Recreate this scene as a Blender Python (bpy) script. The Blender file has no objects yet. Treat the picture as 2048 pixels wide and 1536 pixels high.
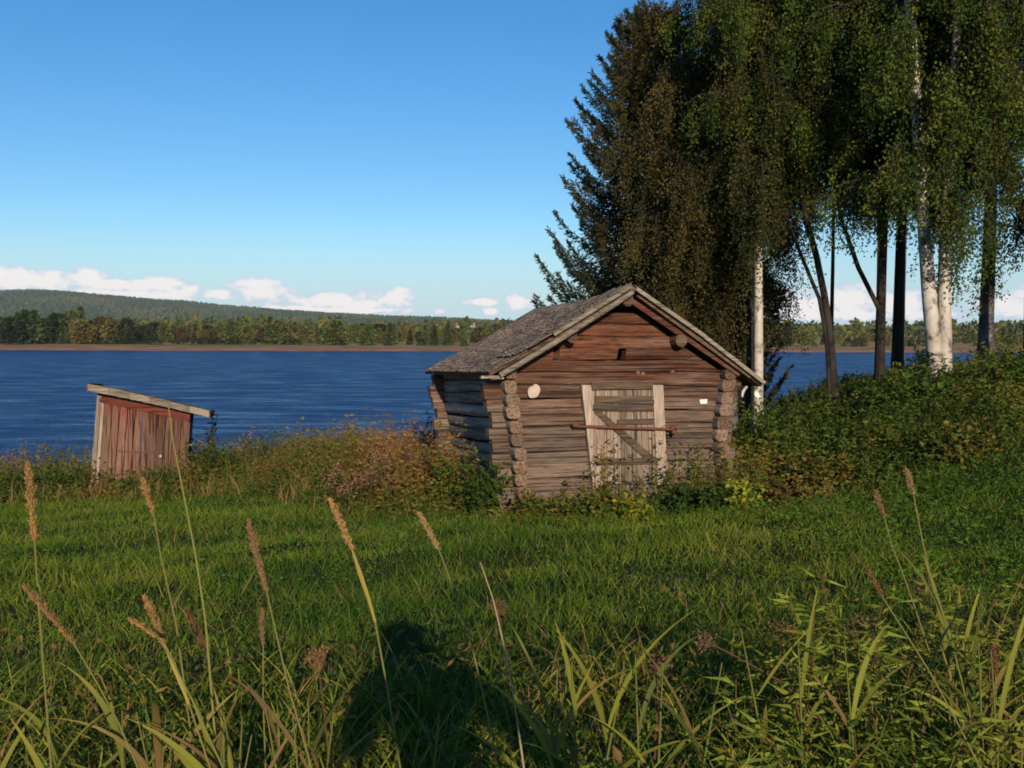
import bpy, math, random
import numpy as np
from mathutils import Vector, Matrix

rng = np.random.default_rng(7)
random.seed(7)
SC = bpy.context.scene
COL = SC.collection
R = math.radians

# ------------------------------------------------------------------ camera, world, sun, exposure
CAM_Z = 6.8                     # metres above the lake
F, CX, CY, HOR = 2050.0, 1024.0, 768.0, 672.0
PITCH = math.atan((CY - HOR) / F)
cam_d = bpy.data.cameras.new('camera')
cam_d.sensor_width = 36.0
cam_d.lens = 36.0 * F / 2048.0
cam_d.clip_start = 0.05
cam_d.clip_end = 20000
cam = bpy.data.objects.new('camera', cam_d)
COL.objects.link(cam)
cam.location = (0, 0, CAM_Z)
cam.rotation_euler = (R(90) - PITCH, R(-0.15), 0)
SC.camera = cam

SUN_EL, ANTI_AZ = R(17.3), R(-8.8)          # the sun stands low behind the photographer
ray = Vector((math.sin(ANTI_AZ) * math.cos(SUN_EL), math.cos(ANTI_AZ) * math.cos(SUN_EL), -math.sin(SUN_EL)))
sun_d = bpy.data.lights.new('sun', 'SUN')
sun_d.energy = 5.0
sun_d.angle = R(0.5)
sun_d.color = (1.0, 0.84, 0.66)
sun = bpy.data.objects.new('sun', sun_d)
COL.objects.link(sun)
sun.location = (10, -40, 40)
sun.rotation_euler = ray.to_track_quat('-Z', 'Y').to_euler()

W = bpy.data.worlds.new('World')
SC.world = W
W.use_nodes = True
def build_world():
    nt = W.node_tree
    nt.nodes.clear()
    N, L = nt.nodes.new, nt.links.new
    def val(x):
        return x
    def m(op, a, b=None, c=None, clamp=False):
        n = N('ShaderNodeMath'); n.operation = op; n.use_clamp = clamp
        for i, v in enumerate((a, b, c)):
            if v is None: continue
            if isinstance(v, (int, float)): n.inputs[i].default_value = v
            else: L(v, n.inputs[i])
        return n.outputs[0]
    out = N('ShaderNodeOutputWorld'); bg = N('ShaderNodeBackground')
    bg.inputs['Strength'].default_value = 0.104
    sky = N('ShaderNodeTexSky'); sky.sky_type = 'NISHITA'; sky.sun_disc = False
    sky.sun_elevation = SUN_EL
    sky.sun_rotation = math.atan2(-ray.x, -ray.y)
    sky.altitude = 50; sky.air_density = 1.0; sky.dust_density = 0.2; sky.ozone_density = 2.2
    hsv = N('ShaderNodeHueSaturation'); hsv.inputs['Saturation'].default_value = 1.22
    tint = N('ShaderNodeMix'); tint.data_type = 'RGBA'; tint.blend_type = 'MULTIPLY'; tint.inputs[0].default_value = 1
    tint.inputs[7].default_value = (.88, 1.045, 1.23, 1); L(sky.outputs[0], tint.inputs[6]); L(tint.outputs[2], hsv.inputs['Color'])
    tc = N('ShaderNodeTexCoord'); sep = N('ShaderNodeSeparateXYZ')
    L(tc.outputs['Generated'], sep.inputs[0])
    az = m('ARCTAN2', sep.outputs[0], sep.outputs[1]); el = sep.outputs[2]
    comb = N('ShaderNodeCombineXYZ'); L(m('MULTIPLY', az, 1.0), comb.inputs[0]); L(m('MULTIPLY', el, 1.6), comb.inputs[1])
    low = N('ShaderNodeMapRange'); low.interpolation_type = 'SMOOTHSTEP'; L(el, low.inputs[0]); low.inputs[1].default_value = -.01; low.inputs[2].default_value = .12
    low.inputs[3].default_value = .85; low.inputs[4].default_value = 0
    hz = N('ShaderNodeMix'); hz.data_type = 'RGBA'; L(low.outputs[0], hz.inputs[0]); L(hsv.outputs[0], hz.inputs[6]); hz.inputs[7].default_value = (4.9, 6.9, 8.3, 1)
    def noise(scale, detail, rough=0.6):
        n = N('ShaderNodeTexNoise'); n.inputs['Scale'].default_value = scale
        n.inputs['Detail'].default_value = detail; n.inputs['Roughness'].default_value = rough
        L(comb.outputs[0], n.inputs['Vector']); return n.outputs[0]
    n1 = noise(60, 6, .62); n2 = noise(22, 4); n3 = noise(5, 2)
    # cumulus heaps standing along the horizon: (pixel centre, half width, half height)
    puffs = [(40, 572, 62, 22), (120, 574, 60, 20), (170, 570, 40, 16), (250, 580, 75, 12), (325, 576, 42, 14), (378, 590, 22, 12),
             (440, 592, 25, 9), (520, 586, 52, 24), (660, 604, 70, 18), (790, 600, 42, 18), (725, 612, 60, 12), (965, 605, 45, 7),
             (1035, 606, 28, 15), (980, 624, 20, 7), (1480, 612, 60, 16), (1590, 612, 80, 24), (1690, 600, 60, 26), (1780, 610, 60, 26),
             (200, 596, 250, 9), (640, 622, 240, 8), (1640, 630, 260, 10), (2020, 618, 60, 18), (2130, 606, 90, 26), (-90, 575, 80, 26)]
    field = None
    for (px, py, hw, hh) in puffs:
        a0 = math.atan((px - CX) / F); e0 = math.sin(math.atan((HOR - py) / F))
        dx = m('MULTIPLY', m('SUBTRACT', az, a0), F / (hw * 1.05)); dy = m('MULTIPLY', m('SUBTRACT', el, e0), F / (hh * 1.15))
        r2 = m('ADD', m('MULTIPLY', dx, dx), m('MULTIPLY', dy, dy))
        g = m('SUBTRACT', 1.0, m('SQRT', r2))
        field = g if field is None else m('MAXIMUM', field, g)
    # the same bank of cumulus goes on round the rest of the horizon
    inside = m('MULTIPLY', m('SUBTRACT', m('ABSOLUTE', az), 0.53), 12.0, None, True)
    band = m('SUBTRACT', 1.0, m('ABSOLUTE', m('MULTIPLY', m('SUBTRACT', el, 0.036), 45.0)))
    rest = m('ADD', m('SUBTRACT', band, m('MULTIPLY', m('SUBTRACT', 0.62, n3), 3.0)), -0.35)
    rest = m('SUBTRACT', rest, m('MULTIPLY', m('SUBTRACT', 1.0, inside), 4.0))
    field = m('MAXIMUM', field, rest)
    nf = m('ADD', m('MULTIPLY', m('SUBTRACT', n1, .5), 2.3), m('MULTIPLY', m('SUBTRACT', n2, .5), 1.3))
    dens = m('ADD', field, nf)
    mr = N('ShaderNodeMapRange'); mr.interpolation_type = 'SMOOTHSTEP'
    L(dens, mr.inputs[0]); mr.inputs[1].default_value = -0.25; mr.inputs[2].default_value = 0.22
    mr.inputs[3].default_value = 0; mr.inputs[4].default_value = .88
    # cloud shading painted as colour: grey-blue where thin, warm sunlit white where dense
    ramp = N('ShaderNodeMapRange'); L(dens, ramp.inputs[0]); ramp.inputs[1].default_value = -0.15; ramp.inputs[2].default_value = 0.55
    ramp.interpolation_type = 'SMOOTHSTEP'
    cmix = N('ShaderNodeMix'); cmix.data_type = 'RGBA'
    L(ramp.outputs[0], cmix.inputs[0])
    cmix.inputs[6].default_value = (5.9, 6.8, 8.4, 1); cmix.inputs[7].default_value = (10.2, 9.5, 9.1, 1)
    mix = N('ShaderNodeMix'); mix.data_type = 'RGBA'
    L(mr.outputs[0], mix.inputs[0]); L(hz.outputs[2], mix.inputs[6]); L(cmix.outputs[2], mix.inputs[7])
    L(mix.outputs[2], bg.inputs['Color']); L(bg.outputs[0], out.inputs[0])
build_world()
SC.view_settings.view_transform = 'Standard'
SC.view_settings.look = 'None'
SC.view_settings.gamma = 1.0
SC.view_settings.use_curve_mapping = False
SC.view_settings.exposure = 0.0
SC.render.engine = 'CYCLES'
SC.cycles.filter_width = 1.8
SC.cycles.max_bounces = 6
SC.cycles.diffuse_bounces = 2
SC.cycles.transparent_max_bounces = 8
SC.cycles.volume_bounces = 0

# ------------------------------------------------------------------ helpers
def smooth(t):
    t = np.clip(t, 0, 1); return t * t * (3 - 2 * t)

_ph = rng.uniform(0, 6.28, (40,)); _dir = rng.uniform(0, 6.28, (40,))
def vnoise(x, y, scale, k=0):
    """cheap smooth noise about -1..1"""
    s = 0; amp = 0
    for i in range(6):
        d = _dir[(i + 7 * k) % 40]; f = (1.0 + .37 * i) / scale
        a = 1.0 / (1 + .3 * i)
        s = s + a * np.sin((np.cos(d) * x + np.sin(d) * y) * f * 2.2 + _ph[(i * 3 + 5 * k) % 40]); amp += a
    return s / amp * 1.6

def world_pt(px, py, y):
    """the point at world distance y that the camera sees at photo pixel (px, py)"""
    cx, cz = (px - CX) / F, -(py - CY) / F
    c, s = math.cos(PITCH), math.sin(PITCH)
    d = np.array([cx, c + cz * s, -s + cz * c])
    t = y / d[1]
    return np.array([0, 0, CAM_Z]) + d * t

def crest(x):
    return 23.0 + 3.0 * smooth((np.asarray(x, float) - 2) / 5)
def ground_z(x, y):
    x = np.asarray(x, float); y = np.asarray(y, float)
    drop = 1.45 + .07 * np.minimum(y, 40) - .05 * np.clip(x, -14, 9)
    drop = drop - 1.5 * smooth((x - 3.5) / 5.5) * smooth((y - 8) / 10)
    drop = drop + .05 * vnoise(x, y, 1.7) + .03 * vnoise(x, y, .6, 2)
    b = y - crest(x)
    drop = drop + np.where(b > 0, .12 * b + .42 * np.maximum(b - 1.0, 0), 0)
    drop = np.minimum(drop, 8.5)
    return CAM_Z - drop
def gz(x, y): return float(ground_z(x, y))

class Geo:
    def __init__(self): self.V = []; self.Q = []; self.T = []; self.C = []; self.n = 0; self.qm = []; self.tm = []
    def add(self, V, quads=None, tris=None, C=None, mat=0):
        V = np.asarray(V, float).reshape(-1, 3)
        self.V.append(V)
        if C is None: C = np.ones((len(V), 3)) * .5
        C = np.broadcast_to(np.asarray(C, float), (len(V), 3)); self.C.append(C)
        if quads is not None and len(quads): q = np.asarray(quads, int) + self.n; self.Q.append(q); self.qm.append(np.full(len(q), mat))
        if tris is not None and len(tris): t = np.asarray(tris, int) + self.n; self.T.append(t); self.tm.append(np.full(len(t), mat))
        self.n += len(V)
    def mesh(self, name, mats, smooth_shade=False):
        V = np.concatenate(self.V); C = np.concatenate(self.C)
        Q = np.concatenate(self.Q) if self.Q else np.zeros((0, 4), int)
        T = np.concatenate(self.T) if self.T else np.zeros((0, 3), int)
        me = bpy.data.meshes.new(name)
        me.vertices.add(len(V)); me.vertices.foreach_set('co', V.astype(np.float32).ravel())
        loops = np.concatenate([Q.ravel(), T.ravel()]).astype(np.int32)
        me.loops.add(len(loops)); me.loops.foreach_set('vertex_index', loops)
        tot = np.concatenate([np.full(len(Q), 4), np.full(len(T), 3)]).astype(np.int32)
        st = np.concatenate([[0], np.cumsum(tot)[:-1]]).astype(np.int32)
        me.polygons.add(len(tot)); me.polygons.foreach_set('loop_start', st)
        mi = np.concatenate((self.qm + self.tm) or [np.zeros(0)]).astype(np.int32)
        me.polygons.foreach_set('material_index', mi)
        me.polygons.foreach_set('use_smooth', np.full(len(tot), bool(smooth_shade)))
        me.update(calc_edges=True)
        ca = me.color_attributes.new('Col', 'FLOAT_COLOR', 'POINT')
        ca.data.foreach_set('color', np.concatenate([C, np.ones((len(C), 1))], 1).astype(np.float32).ravel())
        for mt in (mats if isinstance(mats, (list, tuple)) else [mats]): me.materials.append(mt)
        me.validate()
        return me

def link(name, me, parent=None, loc=(0, 0, 0)):
    o = bpy.data.objects.new(name, me); COL.objects.link(o); o.location = loc
    if parent is not None: o.parent = parent
    return o
def tag(o, label=None, cat=None, group=None, kind=None):
    if label: o['label'] = label
    if cat: o['category'] = cat
    if group: o['group'] = group
    if kind: o['kind'] = kind
    return o
def empty(name, loc, label=None, cat=None, group=None, rz=0):
    o = bpy.data.objects.new(name, None); COL.objects.link(o); o.location = loc; o.rotation_euler = (0, 0, rz)
    o.empty_display_size = .2
    return tag(o, label, cat, group)

def unit(v): return v / np.maximum(np.linalg.norm(v, axis=-1, keepdims=True), 1e-9)
def rand_dirs(n): return unit(rng.normal(size=(n, 3)))

def add_leaves(g, P, D, Ln, Wd, C, droop=.15, mid=.5):
    """one folded diamond leaf per row"""
    n = len(P); P = np.asarray(P, float); D = unit(np.asarray(D, float))
    S = unit(np.cross(D, rand_dirs(n))); Nn = np.cross(S, D)
    Ln = np.broadcast_to(Ln, (n,))[:, None]; Wd = np.broadcast_to(Wd, (n,))[:, None]
    m_ = P + D * Ln * mid + Nn * Ln * droop * .5
    tip = P + D * Ln - Nn * Ln * droop
    V = np.stack([P, m_ + S * Wd * .5, tip, m_ - S * Wd * .5], 1).reshape(-1, 3)
    q = np.arange(n * 4).reshape(n, 4)
    g.add(V, quads=q, C=np.repeat(np.broadcast_to(C, (n, 3)), 4, 0))

def add_blades(g, P, az, Ln, Wd, lean, bend, C, seg=3, Ctip=None, face=None):
    """tapered curved grass blades"""
    n = len(P); Ln = np.broadcast_to(Ln, (n,)); Wd = np.broadcast_to(Wd, (n,))
    H = np.stack([np.cos(az), np.sin(az), np.zeros(n)], 1)
    fa = az + np.pi / 2 if face is None else face
    S = np.stack([np.cos(fa), np.sin(fa), np.zeros(n)], 1)
    rows = []; cols = []
    C = np.broadcast_to(C, (n, 3)); Ct = C if Ctip is None else np.broadcast_to(Ctip, (n, 3))
    pos = np.array(P, float); step = Ln / seg
    for i in range(seg + 1):
        t = i / seg
        w = Wd * (1 - t) ** .8 * (.6 + .4 * min(1, t * 4 + .3)) + .0006
        rows += [pos - S * w[:, None] * .5, pos + S * w[:, None] * .5]
        c = C * (1 - t) + Ct * t; cols += [c, c]
        ang = lean + bend * (t + .5 / seg)
        pos = pos + (H * np.sin(ang)[:, None] + np.array([0, 0, 1.]) * np.cos(ang)[:, None]) * step[:, None]
    k = 2 * (seg + 1)
    V = np.stack(rows, 1).reshape(-1, 3); CC = np.stack(cols, 1).reshape(-1, 3)
    b = np.arange(n)[:, None] * k
    q = np.concatenate([b + np.array([[2 * i, 2 * i + 1, 2 * i + 3, 2 * i + 2]]) for i in range(seg)], 0)
    g.add(V, quads=q, C=CC)

def add_tube(g, pts, rad, sides=6, C=None, cap=False, mat=0):
    pts = np.asarray(pts, float); n = len(pts); rad = np.broadcast_to(rad, (n,))
    T = unit(np.gradient(pts, axis=0))
    up = np.array([0, 0, 1.]) if abs(T[0][2]) < .9 else np.array([1., 0, 0])
    S = unit(np.cross(T, up)); B = np.cross(S, T)
    a = np.arange(sides) / sides * 2 * np.pi
    V = pts[:, None] + rad[:, None, None] * (S[:, None] * np.cos(a)[None, :, None] + B[:, None] * np.sin(a)[None, :, None])
    i, j = np.meshgrid(np.arange(n - 1), np.arange(sides), indexing='ij'); j2 = (j + 1) % sides
    q = np.stack([i * sides + j, i * sides + j2, (i + 1) * sides + j2, (i + 1) * sides + j], -1).reshape(-1, 4)
    tris = None; V = V.reshape(-1, 3)
    if cap:
        V = np.concatenate([V, pts[:1], pts[-1:]]); c0, c1 = n * sides, n * sides + 1
        tris = [[c0, (k + 1) % sides, k] for k in range(sides)] + [[c1, (n - 1) * sides + k, (n - 1) * sides + (k + 1) % sides] for k in range(sides)]
    g.add(V, quads=q, tris=tris, C=C if C is not None else (.5, .5, .5), mat=mat)

def add_box8(g, P, C=None, mat=0):
    """hexahedron from 8 points: bottom ring 0-3, top ring 4-7"""
    g.add(P, quads=[[3, 2, 1, 0], [4, 5, 6, 7], [0, 1, 5, 4], [1, 2, 6, 5], [2, 3, 7, 6], [3, 0, 4, 7]], C=C, mat=mat)
def add_box(g, c, s, C=None, mat=0, jit=0):
    c = np.array(c, float); x, y, z = np.array(s) / 2
    P = np.array([[-x, -y, -z], [x, -y, -z], [x, y, -z], [-x, y, -z], [-x, -y, z], [x, -y, z], [x, y, z], [-x, y, z]]) + c
    if jit: P = P + rng.uniform(-jit, jit, P.shape)
    add_box8(g, P, C, mat)

# ------------------------------------------------------------------ materials
def new_mat(name):
    m = bpy.data.materials.new(name); m.use_nodes = True; nt = m.node_tree; nt.nodes.clear()
    out = nt.nodes.new('ShaderNodeOutputMaterial'); b = nt.nodes.new('ShaderNodeBsdfPrincipled')
    nt.links.new(b.outputs[0], out.inputs[0]); return m, nt, b, out
def nd(nt, t, **kw):
    n = nt.nodes.new(t)
    for k, v in kw.items(): setattr(n, k, v)
    return n
def mapped(nt, scale, coord='Object', rot=(0, 0, 0)):
    tc = nd(nt, 'ShaderNodeTexCoord'); mp = nd(nt, 'ShaderNodeMapping'); mp.inputs['Scale'].default_value = scale; mp.inputs['Rotation'].default_value = rot
    nt.links.new(tc.outputs[coord], mp.inputs['Vector']); return mp.outputs[0]
def noise(nt, vec, scale, detail=4, rough=.6, dist=0):
    n = nd(nt, 'ShaderNodeTexNoise'); n.inputs['Scale'].default_value = scale; n.inputs['Detail'].default_value = detail
    n.inputs['Roughness'].default_value = rough; n.inputs['Distortion'].default_value = dist
    if vec is not None: nt.links.new(vec, n.inputs['Vector'])
    return n.outputs[0]
def ramp(nt, fac, stops):
    r = nd(nt, 'ShaderNodeValToRGB'); e = r.color_ramp.elements
    while len(e) < len(stops): e.new(.5)
    for el, (p, c) in zip(e, stops): el.position = p; el.color = (*c, 1)
    nt.links.new(fac, r.inputs[0]); return r.outputs[0]
def mixc(nt, fac, a, b, mode='MIX'):
    n = nd(nt, 'ShaderNodeMix', data_type='RGBA', blend_type=mode)
    for i, v in ((0, fac), (6, a), (7, b)):
        if isinstance(v, (int, float)): n.inputs[i].default_value = v
        elif isinstance(v, tuple): n.inputs[i].default_value = (*v, 1)
        else: nt.links.new(v, n.inputs[i])
    return n.outputs[2]
def mth(nt, op, a, b=None, clamp=False):
    n = nd(nt, 'ShaderNodeMath', operation=op, use_clamp=clamp)
    for i, v in enumerate((a, b)):
        if v is None: continue
        if isinstance(v, (int, float)): n.inputs[i].default_value = v
        else: nt.links.new(v, n.inputs[i])
    return n.outputs[0]
def bump(nt, b, h, strength=.4, dist=.02):
    n = nd(nt, 'ShaderNodeBump'); n.inputs['Strength'].default_value = strength; n.inputs['Distance'].default_value = dist
    nt.links.new(h, n.inputs['Height']); nt.links.new(n.outputs[0], b.inputs['Normal'])

def leaf_mat(name, rough=.55, trans=.22, spec=.06):
    m, nt, b, out = new_mat(name)
    at = nd(nt, 'ShaderNodeAttribute', attribute_name='Col')
    b.inputs['Roughness'].default_value = rough; b.inputs['Specular IOR Level'].default_value = spec
    nt.links.new(at.outputs['Color'], b.inputs['Base Color'])
    t = nd(nt, 'ShaderNodeBsdfTranslucent'); nt.links.new(at.outputs['Color'], t.inputs['Color'])
    mx = nd(nt, 'ShaderNodeMixShader'); mx.inputs[0].default_value = trans
    nt.links.new(b.outputs[0], mx.inputs[1]); nt.links.new(t.outputs[0], mx.inputs[2]); nt.links.new(mx.outputs[0], out.inputs[0])
    return m
M_LEAF = leaf_mat('leaf', .6, .28, .08)
M_NEEDLE = leaf_mat('needle', .7, .10, .05)
M_STRAW = leaf_mat('straw', .7, .25, .1)

def wood_mat(name, axis, old, fresh, fresh_amt=0.0, zmix=None, dark=.5, streak=.5, bumpy=.8):
    """weathered timber; grain runs along axis; old = grey weathered tone, fresh = red-brown sheltered tone"""
    m, nt, b, out = new_mat(name)
    sc = [14, 14, 14]; sc[axis] = .9; lo = [2.2, 2.2, 5.0]; lo[axis] = .55
    if axis == 2: lo = [5, 5, .8]
    oi = nd(nt, 'ShaderNodeObjectInfo')
    tc = nd(nt, 'ShaderNodeTexCoord'); off = nd(nt, 'ShaderNodeVectorMath', operation='ADD'); cv = nd(nt, 'ShaderNodeCombineXYZ')
    rr = mth(nt, 'MULTIPLY', oi.outputs['Random'], 37.0)
    cvi = cv.inputs[axis]; nt.links.new(rr, cvi)
    nt.links.new(tc.outputs['Object'], off.inputs[0]); nt.links.new(cv.outputs[0], off.inputs[1])
    def mp(s):
        q = nd(nt, 'ShaderNodeMapping'); q.inputs['Scale'].default_value = s; nt.links.new(off.outputs[0], q.inputs['Vector']); return q.outputs[0]
    grain = noise(nt, mp(sc), 3.2, 8, .72, .4)
    fine = noise(nt, mp([s * 3.3 for s in sc]), 3.0, 5, .7)
    patch = noise(nt, mp(lo), 1.6, 4, .6, .3)
    crack = noise(nt, mp([s * 1.35 if i != axis else s * .45 for i, s in enumerate(sc)]), 1.5, 3, .5, .2)
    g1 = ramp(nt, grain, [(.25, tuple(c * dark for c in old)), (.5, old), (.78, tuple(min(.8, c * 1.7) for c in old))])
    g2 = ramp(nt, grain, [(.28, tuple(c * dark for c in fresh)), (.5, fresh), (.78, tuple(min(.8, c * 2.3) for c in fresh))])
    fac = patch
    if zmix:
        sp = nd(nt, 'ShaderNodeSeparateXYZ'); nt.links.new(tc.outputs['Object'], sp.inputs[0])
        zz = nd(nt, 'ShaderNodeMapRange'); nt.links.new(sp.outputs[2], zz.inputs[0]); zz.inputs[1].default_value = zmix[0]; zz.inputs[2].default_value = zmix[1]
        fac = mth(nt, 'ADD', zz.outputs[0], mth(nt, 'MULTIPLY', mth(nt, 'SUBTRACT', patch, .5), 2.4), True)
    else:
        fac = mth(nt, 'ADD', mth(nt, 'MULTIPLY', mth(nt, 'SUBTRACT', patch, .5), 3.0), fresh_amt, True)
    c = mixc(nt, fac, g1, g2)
    ck = ramp(nt, crack, [(.36, (.16, .14, .12)), (.46, (1, 1, 1))])
    c = mixc(nt, streak, c, ck, 'MULTIPLY')
    fv = ramp(nt, fine, [(.3, (.72, .72, .72)), (.7, (1.22, 1.2, 1.16))])
    c = mixc(nt, .8, c, fv, 'MULTIPLY')
    vv = nd(nt, 'ShaderNodeMapRange'); nt.links.new(oi.outputs['Random'], vv.inputs[0]); vv.inputs[3].default_value = .62; vv.inputs[4].default_value = 1.28
    hs = nd(nt, 'ShaderNodeHueSaturation'); nt.links.new(vv.outputs[0], hs.inputs['Value']); nt.links.new(c, hs.inputs['Color'])
    nt.links.new(hs.outputs[0], b.inputs['Base Color'])
    b.inputs['Roughness'].default_value = .82; b.inputs['Specular IOR Level'].default_value = .2
    hh = mth(nt, 'ADD', mth(nt, 'MULTIPLY', grain, .7), mth(nt, 'MULTIPLY', ck, .6))
    bump(nt, b, hh, bumpy, .03)
    return m
GREY = (.205, .147, .108); RED = (.122, .047, .025)
M_LOGF = wood_mat('log_wood_front', 0, GREY, RED, zmix=(.95, 2.2), dark=.36, streak=.7, bumpy=1.0)
M_LOGS = wood_mat('log_wood_side', 1, (.27, .235, .21), (.17, .13, .10), fresh_amt=.3, bumpy=1.0)
M_END = wood_mat('log_end_grain', 1, (.23, .155, .105), (.17, .095, .055), fresh_amt=.4)
M_DOOR = wood_mat('door_wood', 2, (.30, .228, .172), (.22, .15, .105), fresh_amt=.3, streak=.9)
M_TRIM = wood_mat('trim_wood', 2, (.34, .26, .20), (.31, .23, .17), fresh_amt=.3)
M_BATTEN = wood_mat('batten_wood', 0, (.105, .075, .055), (.15, .10, .065), fresh_amt=.4)
M_VERGE = wood_mat('verge_wood', 0, (.33, .275, .20), (.22, .165, .115), fresh_amt=.25)
M_DARKWOOD = wood_mat('dark_wood', 0, (.10, .07, .05), (.13, .075, .045), fresh_amt=.4)
M_SHINGLE = wood_mat('shingle_wood', 1, (.185, .134, .096), (.27, .215, .15), fresh_amt=.25, streak=.35)
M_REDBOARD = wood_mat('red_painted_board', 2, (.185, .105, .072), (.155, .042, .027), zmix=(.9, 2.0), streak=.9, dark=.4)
M_PALEBOARD = wood_mat('pale_board', 2, (.33, .26, .20), (.30, .19, .13), fresh_amt=.2)
M_REDBAND = wood_mat('red_paint', 0, (.17, .042, .028), (.21, .06, .036), fresh_amt=.4)
M_ROOFEDGE = wood_mat('roof_edge_wood', 0, (.28, .225, .165), (.20, .165, .11), fresh_amt=.3)

def simple(name, c1, c2, scale=8, rough=.8, sc=(1, 1, 1), bstr=.3, spec=.2, metal=0):
    m, nt, b, out = new_mat(name); v = mapped(nt, sc); n = noise(nt, v, scale, 6, .65)
    nt.links.new(ramp(nt, n, [(.3, c1), (.7, c2)]), b.inputs['Base Color'])
    b.inputs['Roughness'].default_value = rough; b.inputs['Specular IOR Level'].default_value = spec; b.inputs['Metallic'].default_value = metal
    bump(nt, b, n, bstr, .01); return m
M_IRON = simple('rusty_iron', (.09, .03, .018), (.20, .075, .04), 22, .75)
M_DISC = simple('pale_sawn_wood', (.40, .29, .22), (.58, .46, .37), 14, .8)
M_FARWALL = simple('pale_house_wall', (.24, .21, .17), (.32, .29, .24), 1, .8)
M_WHITE = simple('white_scrap', (.62, .58, .5), (.8, .77, .7), 14, .7)
M_BARK_D = simple('dark_bark_and_shade', (.014, .011, .009), (.05, .04, .032), 6, .9, (1, 1, .25), .9)  # shade lying on the dark trunks is put into this bark tone
M_TWIG = simple('twig', (.03, .022, .016), (.06, .045, .032), 6, .9)
M_SKIN = simple('skin', (.45, .28, .2), (.5, .32, .24), 6, .6)
M_JACKET = simple('jacket', (.03, .04, .06), (.04, .05, .08), 20, .8)
M_PLASTIC = simple('black_plastic', (.015, .015, .016), (.02, .02, .022), 20, .4)

def birch_bark():
    m, nt, b, out = new_mat('birch_bark')
    v = mapped(nt, (1.5, 1.5, 9)); n = noise(nt, v, 4.0, 5, .65)
    v2 = mapped(nt, (3, 3, 2.4)); n2 = noise(nt, v2, 1.1, 6, .65, .4)
    v3 = mapped(nt, (1, 1, 1)); n3 = noise(nt, v3, 1.2, 3)
    base = ramp(nt, n3, [(.3, (.34, .27, .20)), (.7, (.60, .54, .45))])
    c = mixc(nt, ramp(nt, n, [(.64, (0, 0, 0)), (.70, (1, 1, 1))]), base, (.10, .075, .06))
    c = mixc(nt, ramp(nt, n2, [(.52, (0, 0, 0)), (.62, (1, 1, 1))]), c, (.075, .062, .052))
    nt.links.new(c, b.inputs['Base Color']); b.inputs['Roughness'].default_value = .65
    bump(nt, b, n, .5, .01); return m
M_BIRCH = birch_bark()
def grey_bark():
    m, nt, b, out = new_mat('grey_birch_bark')
    v = mapped(nt, (1.5, 1.5, 6)); n = noise(nt, v, 4.0, 5, .65)
    v2 = mapped(nt, (2, 2, 1.2)); n2 = noise(nt, v2, 2.2, 5, .6, .6)
    c = mixc(nt, ramp(nt, n2, [(.42, (0, 0, 0)), (.6, (1, 1, 1))]), ramp(nt, n, [(.35, (.06, .052, .045)), (.7, (.22, .2, .18))]), (.032, .028, .025))
    nt.links.new(c, b.inputs['Base Color']); b.inputs['Roughness'].default_value = .8
    bump(nt, b, n2, .8, .02); return m
M_GREYBARK = grey_bark()

def soil_mat():
    m, nt, b, out = new_mat('meadow_soil')
    v = mapped(nt, (1, 1, 1)); n = noise(nt, v, 1.1, 6, .65); n2 = noise(nt, v, 12, 5, .7)
    c = mixc(nt, .6, ramp(nt, n, [(.3, (.022, .03, .010)), (.7, (.045, .06, .016))]), ramp(nt, n2, [(.3, (.02, .016, .01)), (.7, (.07, .075, .025))]))
    nt.links.new(c, b.inputs['Base Color']); b.inputs['Roughness'].default_value = .95; b.inputs['Specular IOR Level'].default_value = .02
    bump(nt, b, n2, .8, .04); return m
M_SOIL = soil_mat()
def water_mat():
    m, nt, b, out = new_mat('lake_water')
    b.inputs['Base Color'].default_value = (.007, .056, .185, 1); b.inputs['Roughness'].default_value = .46; b.inputs['IOR'].default_value = 1.333; b.inputs['Specular IOR Level'].default_value = .42
    v = mapped(nt, (1, 1, 1)); v2 = mapped(nt, (.35, 1, 1))
    a = noise(nt, mapped(nt, (.6, 1, 1)), 1.5, 4, .65); c = noise(nt, mapped(nt, (.6, 1, 1)), .42, 4, .6, .5); e = noise(nt, mapped(nt, (.02, .06, 1)), 1.0, 3)
    h = mth(nt, 'ADD', mth(nt, 'MULTIPLY', a, .5), mth(nt, 'MULTIPLY', c, 2.2))
    bm = nd(nt, 'ShaderNodeBump'); bm.inputs['Distance'].default_value = 2.2
    nt.links.new(mth(nt, 'ADD', mth(nt, 'MULTIPLY', e, .6), .55), bm.inputs['Strength']); nt.links.new(h, bm.inputs['Height']); nt.links.new(bm.outputs[0], b.inputs['Normal'])
    rn = noise(nt, mapped(nt, (.10, .34, 1)), 1.0, 5, .7, .4); mr = nd(nt, 'ShaderNodeMapRange'); nt.links.new(rn, mr.inputs[0]); mr.inputs[1].default_value = .36; mr.inputs[2].default_value = .66
    mr.inputs[3].default_value = .62; mr.inputs[4].default_value = .22; nt.links.new(mr.outputs[0], b.inputs['Roughness'])
    return m
M_WATER = water_mat()
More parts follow.
